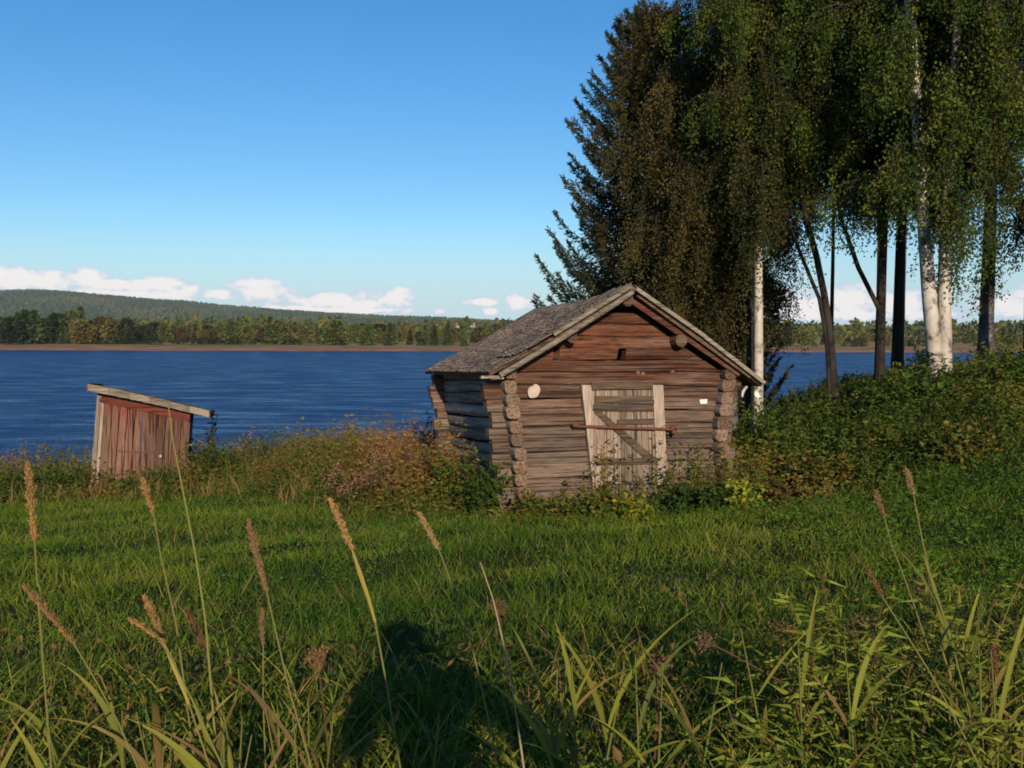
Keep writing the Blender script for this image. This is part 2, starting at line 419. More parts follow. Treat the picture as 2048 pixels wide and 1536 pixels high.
def far_mat():
    m, nt, b, out = new_mat('far_shore_land')
    tc = nd(nt, 'ShaderNodeTexCoord'); sp = nd(nt, 'ShaderNodeSeparateXYZ'); nt.links.new(tc.outputs['Object'], sp.inputs[0])
    n = noise(nt, mapped(nt, (.012, .03, 1)), 1, 4, .6); n2 = noise(nt, mapped(nt, (.06, .3, 1)), 1, 4, .65)
    z = mth(nt, 'ADD', sp.outputs[2], mth(nt, 'MULTIPLY', mth(nt, 'SUBTRACT', n2, .5), 1.6))
    mud = ramp(nt, n2, [(.3, (.15, .08, .05)), (.7, (.34, .20, .13))])
    grass = ramp(nt, n, [(.34, (.14, .15, .03)), (.48, (.24, .20, .06)), (.6, (.46, .28, .12))])
    mr = nd(nt, 'ShaderNodeMapRange'); nt.links.new(z, mr.inputs[0]); mr.inputs[1].default_value = 1.6; mr.inputs[2].default_value = 2.4
    nt.links.new(mixc(nt, mr.outputs[0], mud, grass), b.inputs['Base Color']); b.inputs['Roughness'].default_value = .95
    b.inputs['Specular IOR Level'].default_value = .05
    return m
M_FAR = far_mat()
M_HILL = simple('hill_forest_floor', (.022, .032, .012), (.045, .055, .02), .01, .95, (1, 1, 1), 0)

# ------------------------------------------------------------------ setting: ground, water, far shore, hills
def build_ground():
    xs = np.concatenate([np.linspace(-400, -40, 25)[:-1], np.linspace(-40, -16, 31)[:-1], np.linspace(-16, 18, 171)[:-1], np.linspace(18, 45, 31)[:-1], np.linspace(45, 400, 25)])
    ys = np.concatenate([np.linspace(-120, -6, 20)[:-1], np.linspace(-6, 30, 181)[:-1], np.linspace(30, 60, 21)])
    X, Y = np.meshgrid(xs, ys); Z = ground_z(X, np.maximum(Y, -3))
    nx, ny = len(xs), len(ys); g = Geo(); i, j = np.meshgrid(np.arange(ny - 1), np.arange(nx - 1), indexing='ij')
    q = np.stack([i * nx + j, i * nx + j + 1, (i + 1) * nx + j + 1, (i + 1) * nx + j], -1).reshape(-1, 4)
    g.add(np.stack([X, Y, Z], -1).reshape(-1, 3), quads=q)
    tag(link('ground', g.mesh('ground', M_SOIL, True)), 'meadow ground sloping from the grass verge down to the lake', kind='structure')
    g = Geo(); g.add([[-4000, 26, 0], [4000, 26, 0], [4000, 700, 0], [-4000, 700, 0]], quads=[[0, 1, 2, 3]])
    tag(link('water', g.mesh('water', M_WATER)), 'blue rippled water of the wide lake', kind='structure')
    # far shore
    ys = np.array([430, 447, 449, 452, 456, 462, 475, 520, 600, 800, 1100, 1600, 2400, 3300, 4200]); zs = np.array([-1.5, -.1, .35, .9, 1.7, 2.3, 2.5, 2.9, 3.3, 5, 7, 12, 20, 24, 26.])
    xs = np.linspace(-4200, 4200, 281); X, Y = np.meshgrid(xs, ys); Z = np.repeat(zs[:, None], len(xs), 1)
    Y = Y + 6 * vnoise(X, X * 0, 60, 1) * (Y < 700) + .5 * np.sin(X / 9)
    Z = Z * (1 + .18 * vnoise(X, Y, 40, 3))
    nx, ny = len(xs), len(ys); g = Geo(); i, j = np.meshgrid(np.arange(ny - 1), np.arange(nx - 1), indexing='ij')
    q = np.stack([i * nx + j, i * nx + j + 1, (i + 1) * nx + j + 1, (i + 1) * nx + j], -1).reshape(-1, 4)
    g.add(np.stack([X, Y, Z], -1).reshape(-1, 3), quads=q)
    tag(link('far_shore', g.mesh('far_shore', M_FAR, True)), 'far shore with brown mud bank and tan fields', kind='structure')
build_ground()

HX = np.array([-900, -300, 0, 80, 150, 250, 300, 380, 450, 600, 800, 1000, 1200, 1400, 1550, 1650, 1750, 1850, 1950, 2048, 2300, 2900])
HY = np.array([600, 592, 586, 583, 586, 594, 599, 604, 612, 622, 633, 641, 648, 654, 655, 654, 653, 658, 657, 645, 630, 632.])
def build_hills():
    Yr = 4300.0
    px = np.linspace(-900, 2900, 260); top = np.interp(px, HX, HY) + 4.0
    g = Geo(); rows = []
    for k, t in enumerate(np.linspace(0, 1, 14)):
        y = 2300 + (Yr - 2300) * t
        x = (px - CX) / F * (y * .45 + Yr * .55)
        h = CAM_Z + (HOR - top) / F * Yr
        z = 16 + (h - 16) * smooth(t) + 6 * vnoise(x, x * 0 + y, 220, 2) * (t < 1) * t
        rows.append(np.stack([x, x * 0 + y, z], 1))
    rows.append(rows[-1] + np.array([0, 600, -80])); A = np.stack(rows); ny, nx = A.shape[:2]
    i, j = np.meshgrid(np.arange(ny - 1), np.arange(nx - 1), indexing='ij')
    q = np.stack([i * nx + j, i * nx + j + 1, (i + 1) * nx + j + 1, (i + 1) * nx + j], -1).reshape(-1, 4)
    g.add(A.reshape(-1, 3), quads=q)
    tag(link('hills', g.mesh('hills', M_HILL, True)), 'long low wooded hills beyond the lake', kind='structure')
    # forest on the hills: one mass of little conifers and rounded crowns
    n = 42000; a = rng.uniform(0, ny - 2.0, n); b = rng.uniform(0, nx - 1.001, n)
    ia, ib = a.astype(int), b.astype(int); fa, fb = (a - ia)[:, None], (b - ib)[:, None]
    P = (A[ia, ib] * (1 - fa) + A[ia + 1, ib] * fa) * (1 - fb) + (A[ia, ib + 1] * (1 - fa) + A[ia + 1, ib + 1] * fa) * fb
    h = rng.uniform(6, 11, n); w = rng.uniform(6, 11, n); k = vnoise(P[:, 0], P[:, 1] * .4, 160, 4) + rng.normal(0, .35, n)
    c = np.where((k > .8)[:, None], (.10, .085, .026), np.where((k > .0)[:, None], (.055, .08, .026), (.035, .06, .026))) * rng.uniform(.7, 1.3, (n, 1))
    ang = rng.uniform(0, 6.28, n); V = []
    for r_, zz in ((1.0, .0), (.75, .55)):
        for q4 in range(4):
            V.append(P + np.stack([np.cos(ang + q4 * 1.57) * w * .5 * r_, np.sin(ang + q4 * 1.57) * w * .5 * r_, h * zz], 1))
    V.append(P + np.stack([h * 0, h * 0, h], 1)); V = np.stack(V, 1).reshape(-1, 3); o = np.arange(n)[:, None] * 9
    Q = np.concatenate([o + np.array([[q4, (q4 + 1) % 4, 4 + (q4 + 1) % 4, 4 + q4]]) for q4 in range(4)])
    T = np.concatenate([o + np.array([[4 + q4, 4 + (q4 + 1) % 4, 8]]) for q4 in range(4)])
    g = Geo(); g.add(V, quads=Q, tris=T, C=np.repeat(c, 9, 0))
    tag(link('hill_forest', g.mesh('hill_forest', M_NEEDLE)), 'dark forest covering the hills beyond the lake', 'forest', kind='stuff')
build_hills()

def far_crown(kind, col, seed):
    """unit-height far tree (trunk and crown in one mesh)"""
    r = np.random.default_rng(seed); g = Geo()
    add_tube(g, [(0, 0, 0), (0, 0, .5)], [.02, .012], 4, C=(.12, .1, .085))
    n = 620
    if kind == 'spruce':
        t = r.uniform(0, 1, n) ** .8; z = .06 + .94 * (1 - (1 - t) ** 1.0); rad = (.19 * (1 - z) ** .85 + .01) * r.uniform(.5, 1.05, n)
    elif kind == 'bush':
        z = r.uniform(.0, 1, n); rad = .62 * np.sqrt(np.maximum(.02, 1 - (z * 1.0) ** 2)) * r.uniform(.5, 1, n)
    else:
        z = r.uniform(.1, 1, n); rad = .36 * np.sqrt(np.maximum(.01, 1 - ((z - .5) / .5) ** 2)) ** .9 * r.uniform(.45, 1.05, n)
    a = r.uniform(0, 6.28, n); lump = 1 + .28 * np.sin(a * 3 + seed) * np.sin(z * 9 + seed * 2)
    P = np.stack([np.cos(a) * rad * lump, np.sin(a) * rad * lump, z * .96], 1)
    D = unit(np.stack([np.cos(a), np.sin(a), r.uniform(-.7, .5, n)], 1) + r.normal(0, .4, (n, 3)))
    C = np.array(col) * r.uniform(.6, 1.4, (n, 1))
    add_leaves(g, P - D * .03, D, r.uniform(.07, .13, n), r.uniform(.06, .10, n), C)
    return g.mesh('far_' + kind, M_LEAF)
def far_z(y): return float(np.interp(y, [449, 462, 475, 520, 600, 800, 1100, 1600], [.35, 2.3, 2.5, 2.9, 3.3, 5, 7, 12]))
def build_far_trees():
    G, D_, O, B = (.115, .135, .034), (.08, .105, .036), (.17, .135, .038), (.15, .14, .036)
    P = {'green': [far_crown('broad', G, s) for s in (1, 2)], 'dark': [far_crown('spruce', D_, 3), far_crown('broad', (.03, .048, .018), 4)],
         'ochre': [far_crown('broad', O, 5), far_crown('broad', (.105, .06, .022), 6)], 'olive': [far_crown('broad', B, 7), far_crown('spruce', (.06, .06, .02), 8)],
         'bush': [far_crown('bush', (.04, .055, .018), 9), far_crown('bush', (.03, .045, .016), 10)]}
    LAB = {'green': 'green broadleaf tree standing along the far shore', 'dark': 'dark evergreen tree standing along the far shore', 'ochre': 'ochre autumn tree standing along the far shore',
           'olive': 'olive brown tree standing along the far shore', 'bush': 'low rounded bush on the far lake shore'}
    def one(kind, px, top, y, lab=None):
        x = (px - CX) / F * y; zb = far_z(y) - .3; zt = CAM_Z + (HOR - top) / F * y
        o = link('far_bush' if kind == 'bush' else 'far_tree', random.choice(P[kind]), None, (x, y, zb)); h = zt - zb
        w = h * rng.uniform(.9, 1.35) if kind != 'bush' else h * rng.uniform(1.2, 1.7); o.scale = (w, w, h); o.rotation_euler = (0, 0, rng.uniform(0, 6.28))
        tag(o, lab or LAB[kind], 'bush' if kind == 'bush' else 'tree', ('bushes' if kind == 'bush' else kind + ' trees') + ' along the far shore')
    # tall dark wood at the left
    for px in np.arange(-60, 165, 11): one(random.choice(['dark', 'green', 'dark']), px + rng.uniform(-5, 5), rng.uniform(613, 640), rng.uniform(472, 510))
    for px in np.arange(160, 250, 12): one(random.choice(['ochre', 'olive', 'ochre']), px + rng.uniform(-5, 5), rng.uniform(632, 648), rng.uniform(480, 520))
    for px in np.arange(245, 1010, 12):
        one(random.choices(['dark', 'green', 'ochre', 'olive'], [.26, .3, .2, .24])[0], px + rng.uniform(-6, 6), rng.uniform(645, 664), rng.uniform(482, 580))
    for px, t, k in ((255, 637, 'dark'), (540, 632, 'dark'), (558, 640, 'green'), (672, 640, 'green'), (780, 645, 'dark'), (735, 650, 'green'), (465, 640, 'green')): one(k, px, t, 474)
    for px in np.concatenate([np.arange(190, 300, 17), np.arange(395, 440, 14), np.arange(560, 600, 16), rng.uniform(300, 1000, 10), rng.uniform(1420, 1960, 12)]): one('bush', px, rng.uniform(673, 684), rng.uniform(466, 476))
    for px in np.arange(1420, 2060, 16): one(random.choices(['dark', 'green', 'ochre', 'olive'], [.15, .35, .15, .35])[0], px + rng.uniform(-6, 6), rng.uniform(662, 675), rng.uniform(500, 640))
    for px, t in ((1575, 643), (1610, 658), (1560, 660)): one('olive', px, t, 476)
    # woodland reading as one mass further back
    n = 2600; y = rng.uniform(600, 1900, n); px = rng.uniform(-500, 2500, n); x = (px - CX) / F * y
    keep = (vnoise(x, y, 130, 5) > -.9); x, y = x[keep], y[keep]; n = len(x); z = np.interp(y, [449, 600, 800, 1100, 1600, 2400], [.35, 3.3, 5, 7, 12, 20])
    h = rng.uniform(8, 15, n); m_ = 26; kk = rng.uniform(0, 1, n)
    c = np.where((kk < .4)[:, None], D_, np.where((kk < .66)[:, None], G, np.where((kk < .85)[:, None], B, O)))
    t = rng.uniform(.05, 1, (n, m_)); a = rng.uniform(0, 6.28, (n, m_)); r_ = h[:, None] * .3 * np.sqrt(np.clip(1 - (t - .35) ** 2 / .45, .03, 1)) * rng.uniform(.4, 1, (n, m_))
    Pq = np.stack([x[:, None] + np.cos(a) * r_, y[:, None] + np.sin(a) * r_, z[:, None] + t * h[:, None]], -1).reshape(-1, 3)
    g = Geo(); s = np.repeat(h, m_) * .3; add_leaves(g, Pq, rand_dirs(n * m_), s, s * .8, np.repeat(c, m_, 0) * rng.uniform(.7, 1.3, (n * m_, 1)))
    tag(link('far_woods', g.mesh('far_woods', M_LEAF)), 'mixed woodland mass behind the far shore fields', 'forest', kind='stuff')
build_far_trees()

def far_house(px, py, y, wdt, lab):
    p = world_pt(px, py, y); zb = p[2]
    e = empty('house', (p[0], y, zb - 1.5), lab, 'house')
    g = Geo(); add_box(g, (0, 0, 1.5 + .3), (wdt, 7, 3.6)); link('wall', g.mesh('wall', M_FARWALL), e)
    g = Geo(); w = wdt / 2 + .4; g.add([[-w, -4, 3.6], [w, -4, 3.6], [w, 4, 3.6], [-w, 4, 3.6], [-w, 0, 5.6], [w, 0, 5.6]], quads=[[0, 1, 5, 4], [2, 3, 4, 5], [3, 2, 1, 0]], tris=[[0, 4, 3], [1, 2, 5]])
    link('roof', g.mesh('roof', M_DARKWOOD), e)
    g = Geo()
    for s in (-.25, .25): add_box(g, (s * wdt, -3.53, 2), (1.2, .1, 1.2))
    link('window', g.mesh('window', M_PLASTIC), e)
far_house(868, 655, 760, 7, 'tiny pale house in the far trees, leftmost of the three')
far_house(916, 652, 780, 6, 'tiny pale house in the far trees, middle of the three')
far_house(941, 651, 780, 7, 'tiny pale house in the far trees nearest the hut roof')

# ------------------------------------------------------------------ the log hut
TH = R(17.0)
UX, VX = np.array([math.cos(TH), math.sin(TH), 0]), np.array([-math.sin(TH), math.cos(TH), 0])
A0 = np.array([-.04, 13.7, CAM_Z - 2.41]); HW, HL = 3.34, 3.55
hut = empty('log_hut', A0, 'old weathered log hut with shingled gable roof and plank door, by the lake', 'hut', rz=TH)
camL = np.array([0, 0, CAM_Z]) - A0; camL = np.array([camL @ UX, camL @ VX, camL[2]])
def FP(px, py, off=0.0):
    """hut-local point seen at a pixel on the plane of the front wall, off metres in front of it"""
    w = world_pt(px, py, 10.0) - np.array([0, 0, CAM_Z]); d = np.array([w @ UX, w @ VX, w[2]])
    t = (-off - camL[1]) / d[1]; return camL + d * t
def warp(P):
    P = np.array(P, float); u, v, z = P[:, 0].copy(), P[:, 1], P[:, 2].copy(); h = z / 1.95
    s = np.where(h < 1, -(h - .45) * .25, -.137 * np.clip(1 - (h - 1) / .55, 0, 1)); w = smooth((u - 2.3) / 1.0)
    r_ = np.where(h < 1, -.14 * np.sin(np.pi * np.clip(h, 0, 1)) ** 1.2, 0)
    P[:, 0] = u + s * (1 - w) + r_ * w
    P[:, 2] = z - .045 * v * (1 + .3 * np.clip(1 - h, 0, 1)) - .03 * w * np.clip(h, 0, 1)
    return P
def log_mesh(axis, a, b, cv, z0, hgt, thk, seed, mats, a_top=None, b_top=None, segs=12, expo=.20, jag=.006):
    r = np.random.default_rng(seed); K = 12; ang = np.arange(K) / K * 2 * np.pi + np.pi / K
    cy = np.sign(np.cos(ang)) * np.abs(np.cos(ang)) ** expo; cz = np.sign(np.sin(ang)) * np.abs(np.sin(ang)) ** expo
    t = np.linspace(0, 1, segs + 1); ph = r.uniform(0, 6.28, 4)
    dz = .008 * np.sin(t * 3.3 * (b - a) * .6 + ph[0]); dv = jag * np.sin(t * 5 + ph[1]) + r.normal(0, .003, segs + 1)
    tap = r.uniform(-.06, .06); V = []; zz0 = z0 if isinstance(z0, tuple) else (z0, z0); hh0 = hgt if isinstance(hgt, tuple) else (hgt, hgt)
    for i, tt in enumerate(t):
        z0 = zz0[0] + (zz0[1] - zz0[0]) * tt; hgt = hh0[0] + (hh0[1] - hh0[0]) * tt; hh = hgt * .5 * (1 + tap * (tt - .5)) * (1 + r.normal(0, .012)); th = thk * .5 * (1 + r.normal(0, .03))
        bump_ = 1 + r.normal(0, .015, K); zz = cz * hh * bump_; yy = cy * th * bump_
        f = (zz / hgt + .5)
        la = a if a_top is None else a * (1 - f) + a_top * f; lb = b if b_top is None else b * (1 - f) + b_top * f
        L_ = la + (lb - la) * tt + (0 if 0 < i < segs else r.normal(0, .006, K))
        L_ = np.broadcast_to(L_, (K,))
        q = np.stack([L_, cv + yy + dv[i], z0 + zz + dz[i]], 1) if axis == 0 else np.stack([cv + yy + dv[i], L_, z0 + zz + dz[i]], 1)
        V.append(q)
    # chamfered end faces
    V = np.concatenate(V); n = segs + 1
    g = Geo(); i, j = np.meshgrid(np.arange(n - 1), np.arange(K), indexing='ij'); j2 = (j + 1) % K
    q = np.stack([i * K + j, i * K + j2, (i + 1) * K + j2, (i + 1) * K + j], -1).reshape(-1, 4)
    if axis == 0: q = q[:, ::1]
    else: q = q[:, ::-1]
    c0, c1 = V[:K].mean(0), V[-K:].mean(0); W_ = warp(np.concatenate([V, [c0, c1]])); m_ = n * K
    T0 = np.array([[m_, (k + 1) % K, k] for k in range(K)]); T1 = np.array([[m_ + 1, (n - 1) * K + k, (n - 1) * K + (k + 1) % K] for k in range(K)])
    if axis == 1: T0, T1 = T0[:, ::-1], T1[:, ::-1]
    g.add(W_, quads=q); g.add(W_, tris=np.concatenate([T0, T1]), mat=1)
    return g.mesh('log', mats, False)
def log(*a, **k):
    o = link('log', log_mesh(*a, **k), hut); 
    me = o.data; sm = np.zeros(len(me.polygons), bool); n4 = 12 * k.get('segs', 12); sm[:n4] = True; me.polygons.foreach_set('use_smooth', sm)
    return o

ROWS, RH = 11, .178
zb = -.04
EV = dict(lf=1.92, lb=1.80, rf=1.73, rb=1.62, kf=3.10, kb=2.90); UL, UM, UR = -.37, 1.67, 3.70; VF, VB = -.32, 3.75
def roof_pt(side, s, v):
    """s 0 at the eave, 1 at the ridge; v along the ridge"""
    t = (v - VF) / (VB - VF); e = (EV['lf'] * (1 - t) + EV['lb'] * t) if side < 0 else (EV['rf'] * (1 - t) + EV['rb'] * t)
    k = EV['kf'] * (1 - t) + EV['kb'] * t - .05 * math.sin(math.pi * t)
    u0 = UL if side < 0 else UR
    return np.array([u0 + (UM - u0) * s, v, e + (k - e) * s - .035 * math.sin(math.pi * s) * (1 if side < 0 else .5)])
def roof_u(side, z, v=0):
    """u where the roof underside is at height z"""
    for s in np.linspace(0, 1, 200):
        p = roof_pt(side, s, v)
        if p[2] - .13 > z: return p[0]
    return UM

def build_hut_walls():
    sd = 100
    al, ar = rng.uniform(.84, 1.12, ROWS), rng.uniform(.84, 1.12, ROWS)
    al *= np.where(np.arange(ROWS) % 2, 1.1, .9); ar *= np.where(np.arange(ROWS) % 2, .9, 1.1)
    bl = zb + RH * ROWS * np.concatenate([[0], np.cumsum(al) / al.sum()]); br_ = zb + RH * ROWS * np.concatenate([[0], np.cumsum(ar) / ar.sum()])
    for i in range(ROWS):
        z = zb + RH * (i + .5); sd += 1
        l, r_ = -.20 + rng.uniform(-.05, .04), HW + .17 + rng.uniform(-.06, .05)
        log(0, l, r_, .085 + rng.uniform(-.014, .014), ((bl[i] + bl[i + 1]) / 2, (br_[i] + br_[i + 1]) / 2), ((bl[i + 1] - bl[i]) * .985, (br_[i + 1] - br_[i]) * .985), .17, sd, [M_LOGF, M_LOGF])              # front
        log(0, l + .02, r_, HL - .085, z, RH * 1.03, .17, sd + 50, [M_LOGF, M_LOGF])  # back
    for i in range(ROWS):
        z = (bl[i + 1] + br_[i + 1]) / 2; sd += 1
        f, bk = -.17 + rng.uniform(-.05, .035), HL + .17
        ex = .62 if i % 3 else .42
        log(1, f, bk, .085 + rng.uniform(-.015, .015), z, RH * rng.uniform(.9, 1.04), .19 * rng.uniform(.88, 1.08), sd + 200, [M_LOGS, M_END], expo=ex)   # left
        log(1, f + .02, bk, HW - .085, z, RH * 1.02, .19, sd + 300, [M_LOGS, M_END], expo=ex)
    # gables
    z = zb + RH * ROWS; k = 0; GH = .165
    while z + GH * .6 < 2.86:
        zc = z + GH * .5; t0, t1 = z, z + GH * .95
        la, lt, ra, rt = roof_u(-1, t0), roof_u(-1, t1), roof_u(1, t0), roof_u(1, t1)
        la, lt, ra, rt = max(la, -.12), max(lt, -.08), min(ra, HW + .12), min(rt, HW + .08)
        if rt - lt < .12: break
        if k == 1:                                                     # the course with the two vent holes
            h1, h2 = FP(1122, 693)[0], FP(1134, 693)[0]; g1, g2 = FP(1250, 705)[0], FP(1267, 705)[0]
            log(0, la, h1, .085, zc, GH * 1.02, .16, 700, [M_LOGF, M_LOGF], a_top=lt, b_top=h1)
            log(0, h2, g1, .085, zc, GH * 1.02, .16, 701, [M_LOGF, M_LOGF], segs=6)
            log(0, g2, ra, .085, zc, GH * 1.02, .16, 702, [M_LOGF, M_LOGF], a_top=g2, b_top=rt)
            g = Geo(); add_box(g, ((h1 + h2) / 2 - .05, .10, zc - .03), (h2 - h1 + .12, .12, .10), jit=.004); link('log_patch', g.mesh('log_patch', M_LOGF), hut)
        else:
            log(0, la, ra, .085 + rng.uniform(-.01, .01), zc, GH * .985, .16, 710 + k, [M_LOGF, M_LOGF], a_top=lt, b_top=rt)
        log(0, la, ra, HL - .085, zc, GH * 1.03, .16, 740 + k, [M_LOGF, M_LOGF], a_top=lt, b_top=rt)
        z += GH; k += 1
    # purlins sticking out under the roof and wall plates
    for (px, py, rad) in ((1255, 600, .085), (1144, 674, .08), (1362, 680, .09)):
        p = FP(px, py, .2); g = Geo(); n = 7
        pts = [(p[0] + .012 * math.sin(q), VF + .10 + (HL + .1 - VF) * q / n, p[2] - .04 * q / n * HL) for q in range(n + 1)]
        add_tube(g, pts, [rad * (1 + .05 * math.sin(3 * q)) for q in range(n + 1)], 10, cap=True); link('purlin', g.mesh('purlin', M_DARKWOOD, False), hut)
    g = Geo(); add_box(g, (HW / 2, HL / 2, .03), (HW - .3, HL - .3, .05)); link('floor_boards', g.mesh('floor_boards', M_DARKWOOD), hut)
build_hut_walls()

def slab(g, P4, thick_dir, mat=0):
    P4 = np.array(P4, float); add_box8(g, np.concatenate([P4, P4 + np.array(thick_dir)]), mat=mat)

def build_roof():
    roof = None
    for side in (-1, 1):
        g = Geo(); ns, nv = 8, 12; top = np.array([[roof_pt(side, s, v) for v in np.linspace(VF + .06, VB - .03, nv + 1)] for s in np.linspace(.015, 1, ns + 1)])
        bot = top - np.array([0, 0, .045]); n = (ns + 1) * (nv + 1); V = np.concatenate([top.reshape(-1, 3), bot.reshape(-1, 3)]); Q = []
        for i in range(ns):
            for j in range(nv):
                a = i * (nv + 1) + j; q = [a, a + 1, a + nv + 2, a + nv + 1]; Q += [q, [x + n for x in q[::-1]]]
        for i in range(ns):
            for j in (0, nv): a = i * (nv + 1) + j; b = a + nv + 1; Q.append([a, b, b + n, a + n])
        for j in range(nv):
            for i in (0, ns): a = i * (nv + 1) + j; b = a + 1; Q.append([a, b, b + n, a + n])
        g.add(V, quads=Q)
        o = link('roof', g.mesh('roof', M_DARKWOOD), hut); tag(o, 'left roof slope of grey split shingles' if side < 0 else 'right roof slope turned away from view')
        # shingles
        protos = []
        for k in range(4):
            gg = Geo(); w = (.085, .10, .115, .095)[k]; l = .30; e = rng.uniform(-.012, .012, 4)
            P = np.array([[-w / 2, 0 + e[0], 0], [w / 2, e[1], 0], [w / 2 * .95, l, 0], [-w / 2 * .95, l, 0], [-w / 2, e[0], .013], [w / 2, e[1], .011], [w / 2 * .95, l, .006], [-w / 2 * .95, l, .006]])
            add_box8(gg, P[:, [1, 0, 2]][[0, 3, 2, 1, 4, 7, 6, 5]]); protos.append(gg)
        exp_ = .105; p0, p1 = roof_pt(side, 0, 0), roof_pt(side, 1, 0); Ls = np.linalg.norm(p1 - p0); nrow = int(Ls / exp_)
        items = []
        for r_ in range(nrow):
            v = VF + rng.uniform(0, .05)
            while v < VB - .02:
                w = rng.uniform(.085, .115); items.append((r_, v + w / 2, w)); v += w + .003
        items.sort(key=lambda q: q[1]); pm = [p.mesh('shingle', M_SHINGLE) for p in protos] if side < 0 else None
        rest = Geo()
        for idx, (r_, v, w) in enumerate(items):
            s = min((r_ * exp_ + rng.uniform(-.015, .015)) / Ls, 1 - .30 / Ls); a = roof_pt(side, max(s, -.01), v); b = roof_pt(side, min(s + .1, 1.0), v); xd = unit(b - a)
            yd = unit(roof_pt(side, max(s, 0), v + .2) - roof_pt(side, max(s, 0), v)); zd = unit(np.cross(xd, yd)) * (1 if side < 0 else -1)
            if zd[2] < 0: zd = -zd
            lift = .012 + rng.uniform(0, .012) + (.03 if (r_ >= 4 and v < .55 and side < 0) else 0); tilt = R(rng.normal(2.6, 1.0)); yaw = R(rng.normal(0, 2.5))
            xd2 = unit(xd * math.cos(tilt) - zd * math.sin(tilt)); xd2 = unit(xd2 + yd * math.tan(yaw)); zd2 = unit(np.cross(xd2, yd)); zd2 = zd2 if zd2[2] > 0 else -zd2; yd2 = np.cross(zd2, xd2)
            Mx = Matrix([[xd2[0], yd2[0], zd2[0], a[0] + zd[0] * lift], [xd2[1], yd2[1], zd2[1], a[1] + zd[1] * lift], [xd2[2], yd2[2], zd2[2], a[2] + zd[2] * lift], [0, 0, 0, 1]])
            k = rng.integers(0, 4)
            if side < 0 and idx < 300:
                sh = link('shingle', pm[k], o); sh.matrix_local = Mx
            else:
                gg = protos[k]; V = np.concatenate(gg.V); Rm = np.array(Mx)[:3, :3]; rest.add(V @ Rm.T + np.array(Mx)[:3, 3], quads=np.concatenate(gg.Q))
        st = link('shingles', rest.mesh('shingles', M_SHINGLE), o); st['kind'] = 'stuff'
    # verge boards and poles on the front gable
    def verge(name, pA, pB, h, off, dep, mat, sag=0.0, round_=False):
        a, b = FP(*pA, off), FP(*pB, off); g = Geo()
        if round_:
            n = 8; pts = [a + (b - a) * q / n + np.array([0, 0, -sag * math.sin(math.pi * q / n)]) for q in range(n + 1)]
            add_tube(g, pts, [h / 2 * (1 + .08 * math.sin(q * 2.1)) for q in range(n + 1)], 8, cap=True)
        else:
            d = unit(b - a); up = np.array([-d[2], 0, d[0]]); up = up if up[2] > 0 else -up; n = 6
            for q in range(1):
                P = [a, b, b + np.array([0, dep, 0]), a + np.array([0, dep, 0])]; P = P + [x + up * h for x in P]; add_box8(g, np.array(P))
        return link(name, g.mesh(name, mat), hut)
    verge('verge_pole', (1000, 751), (1266, 583), .075, .34, .05, M_VERGE, .02, True)
    verge('verge_board', (1030, 741), (1262, 594), .07, .28, .05, M_DARKWOOD)
    verge('verge_board', (1110, 672), (1266, 574), .045, .36, .06, M_VERGE)
    verge('verge_board', (1272, 580), (1408, 674), .05, .36, .10, M_VERGE)
    verge('verge_board', (1394, 664), (1529, 768), .05, .35, .10, M_VERGE)
    verge('verge_board', (1274, 592), (1500, 755), .085, .28, .05, M_DARKWOOD)
    verge('verge_board', (1262, 606), (1478, 752), .07, .2, .06, M_LOGF)
    # split board ends at the left eave and pale birch bark under the right eave
    for q in range(4):
        p = FP(975 + q * 7, 752 - q * 2, .3); g = Geo(); add_box(g, p + np.array([0, .05, -.02 - .012 * q]), (.16, .09, .028), jit=.012); link('eave_board', g.mesh('eave_board', M_VERGE), hut)
    for (px, py, w, h, rot) in ((1490, 782, .06, .17, -.5), (1516, 786, .09, .12, .4), (1519, 764, .07, .06, .1)):
        p = FP(px, py, .1); g = Geo(); n = 5; c, s = math.cos(rot), math.sin(rot); V = []
        for i in range(n + 1):
            for j in (-1, 1):
                x, z = j * w / 2 * (1 - .3 * abs(i / n - .5)), (i / n - .5) * h; y = .04 * math.sin(i / n * 3) + .02 * j
                for dy in (0, .008): V.append([p[0] + x * c - z * s, p[1] + y + dy, p[2] + x * s + z * c])
        Q = []
        for i in range(n):
            k = i * 4; Q += [[k, k + 2, k + 6, k + 4], [k + 1, k + 5, k + 7, k + 3], [k, k + 4, k + 5, k + 1], [k + 2, k + 3, k + 7, k + 6]]
        g.add(V, quads=Q); link('bark_flap', g.mesh('bark_flap', M_WHITE), hut)
build_roof()

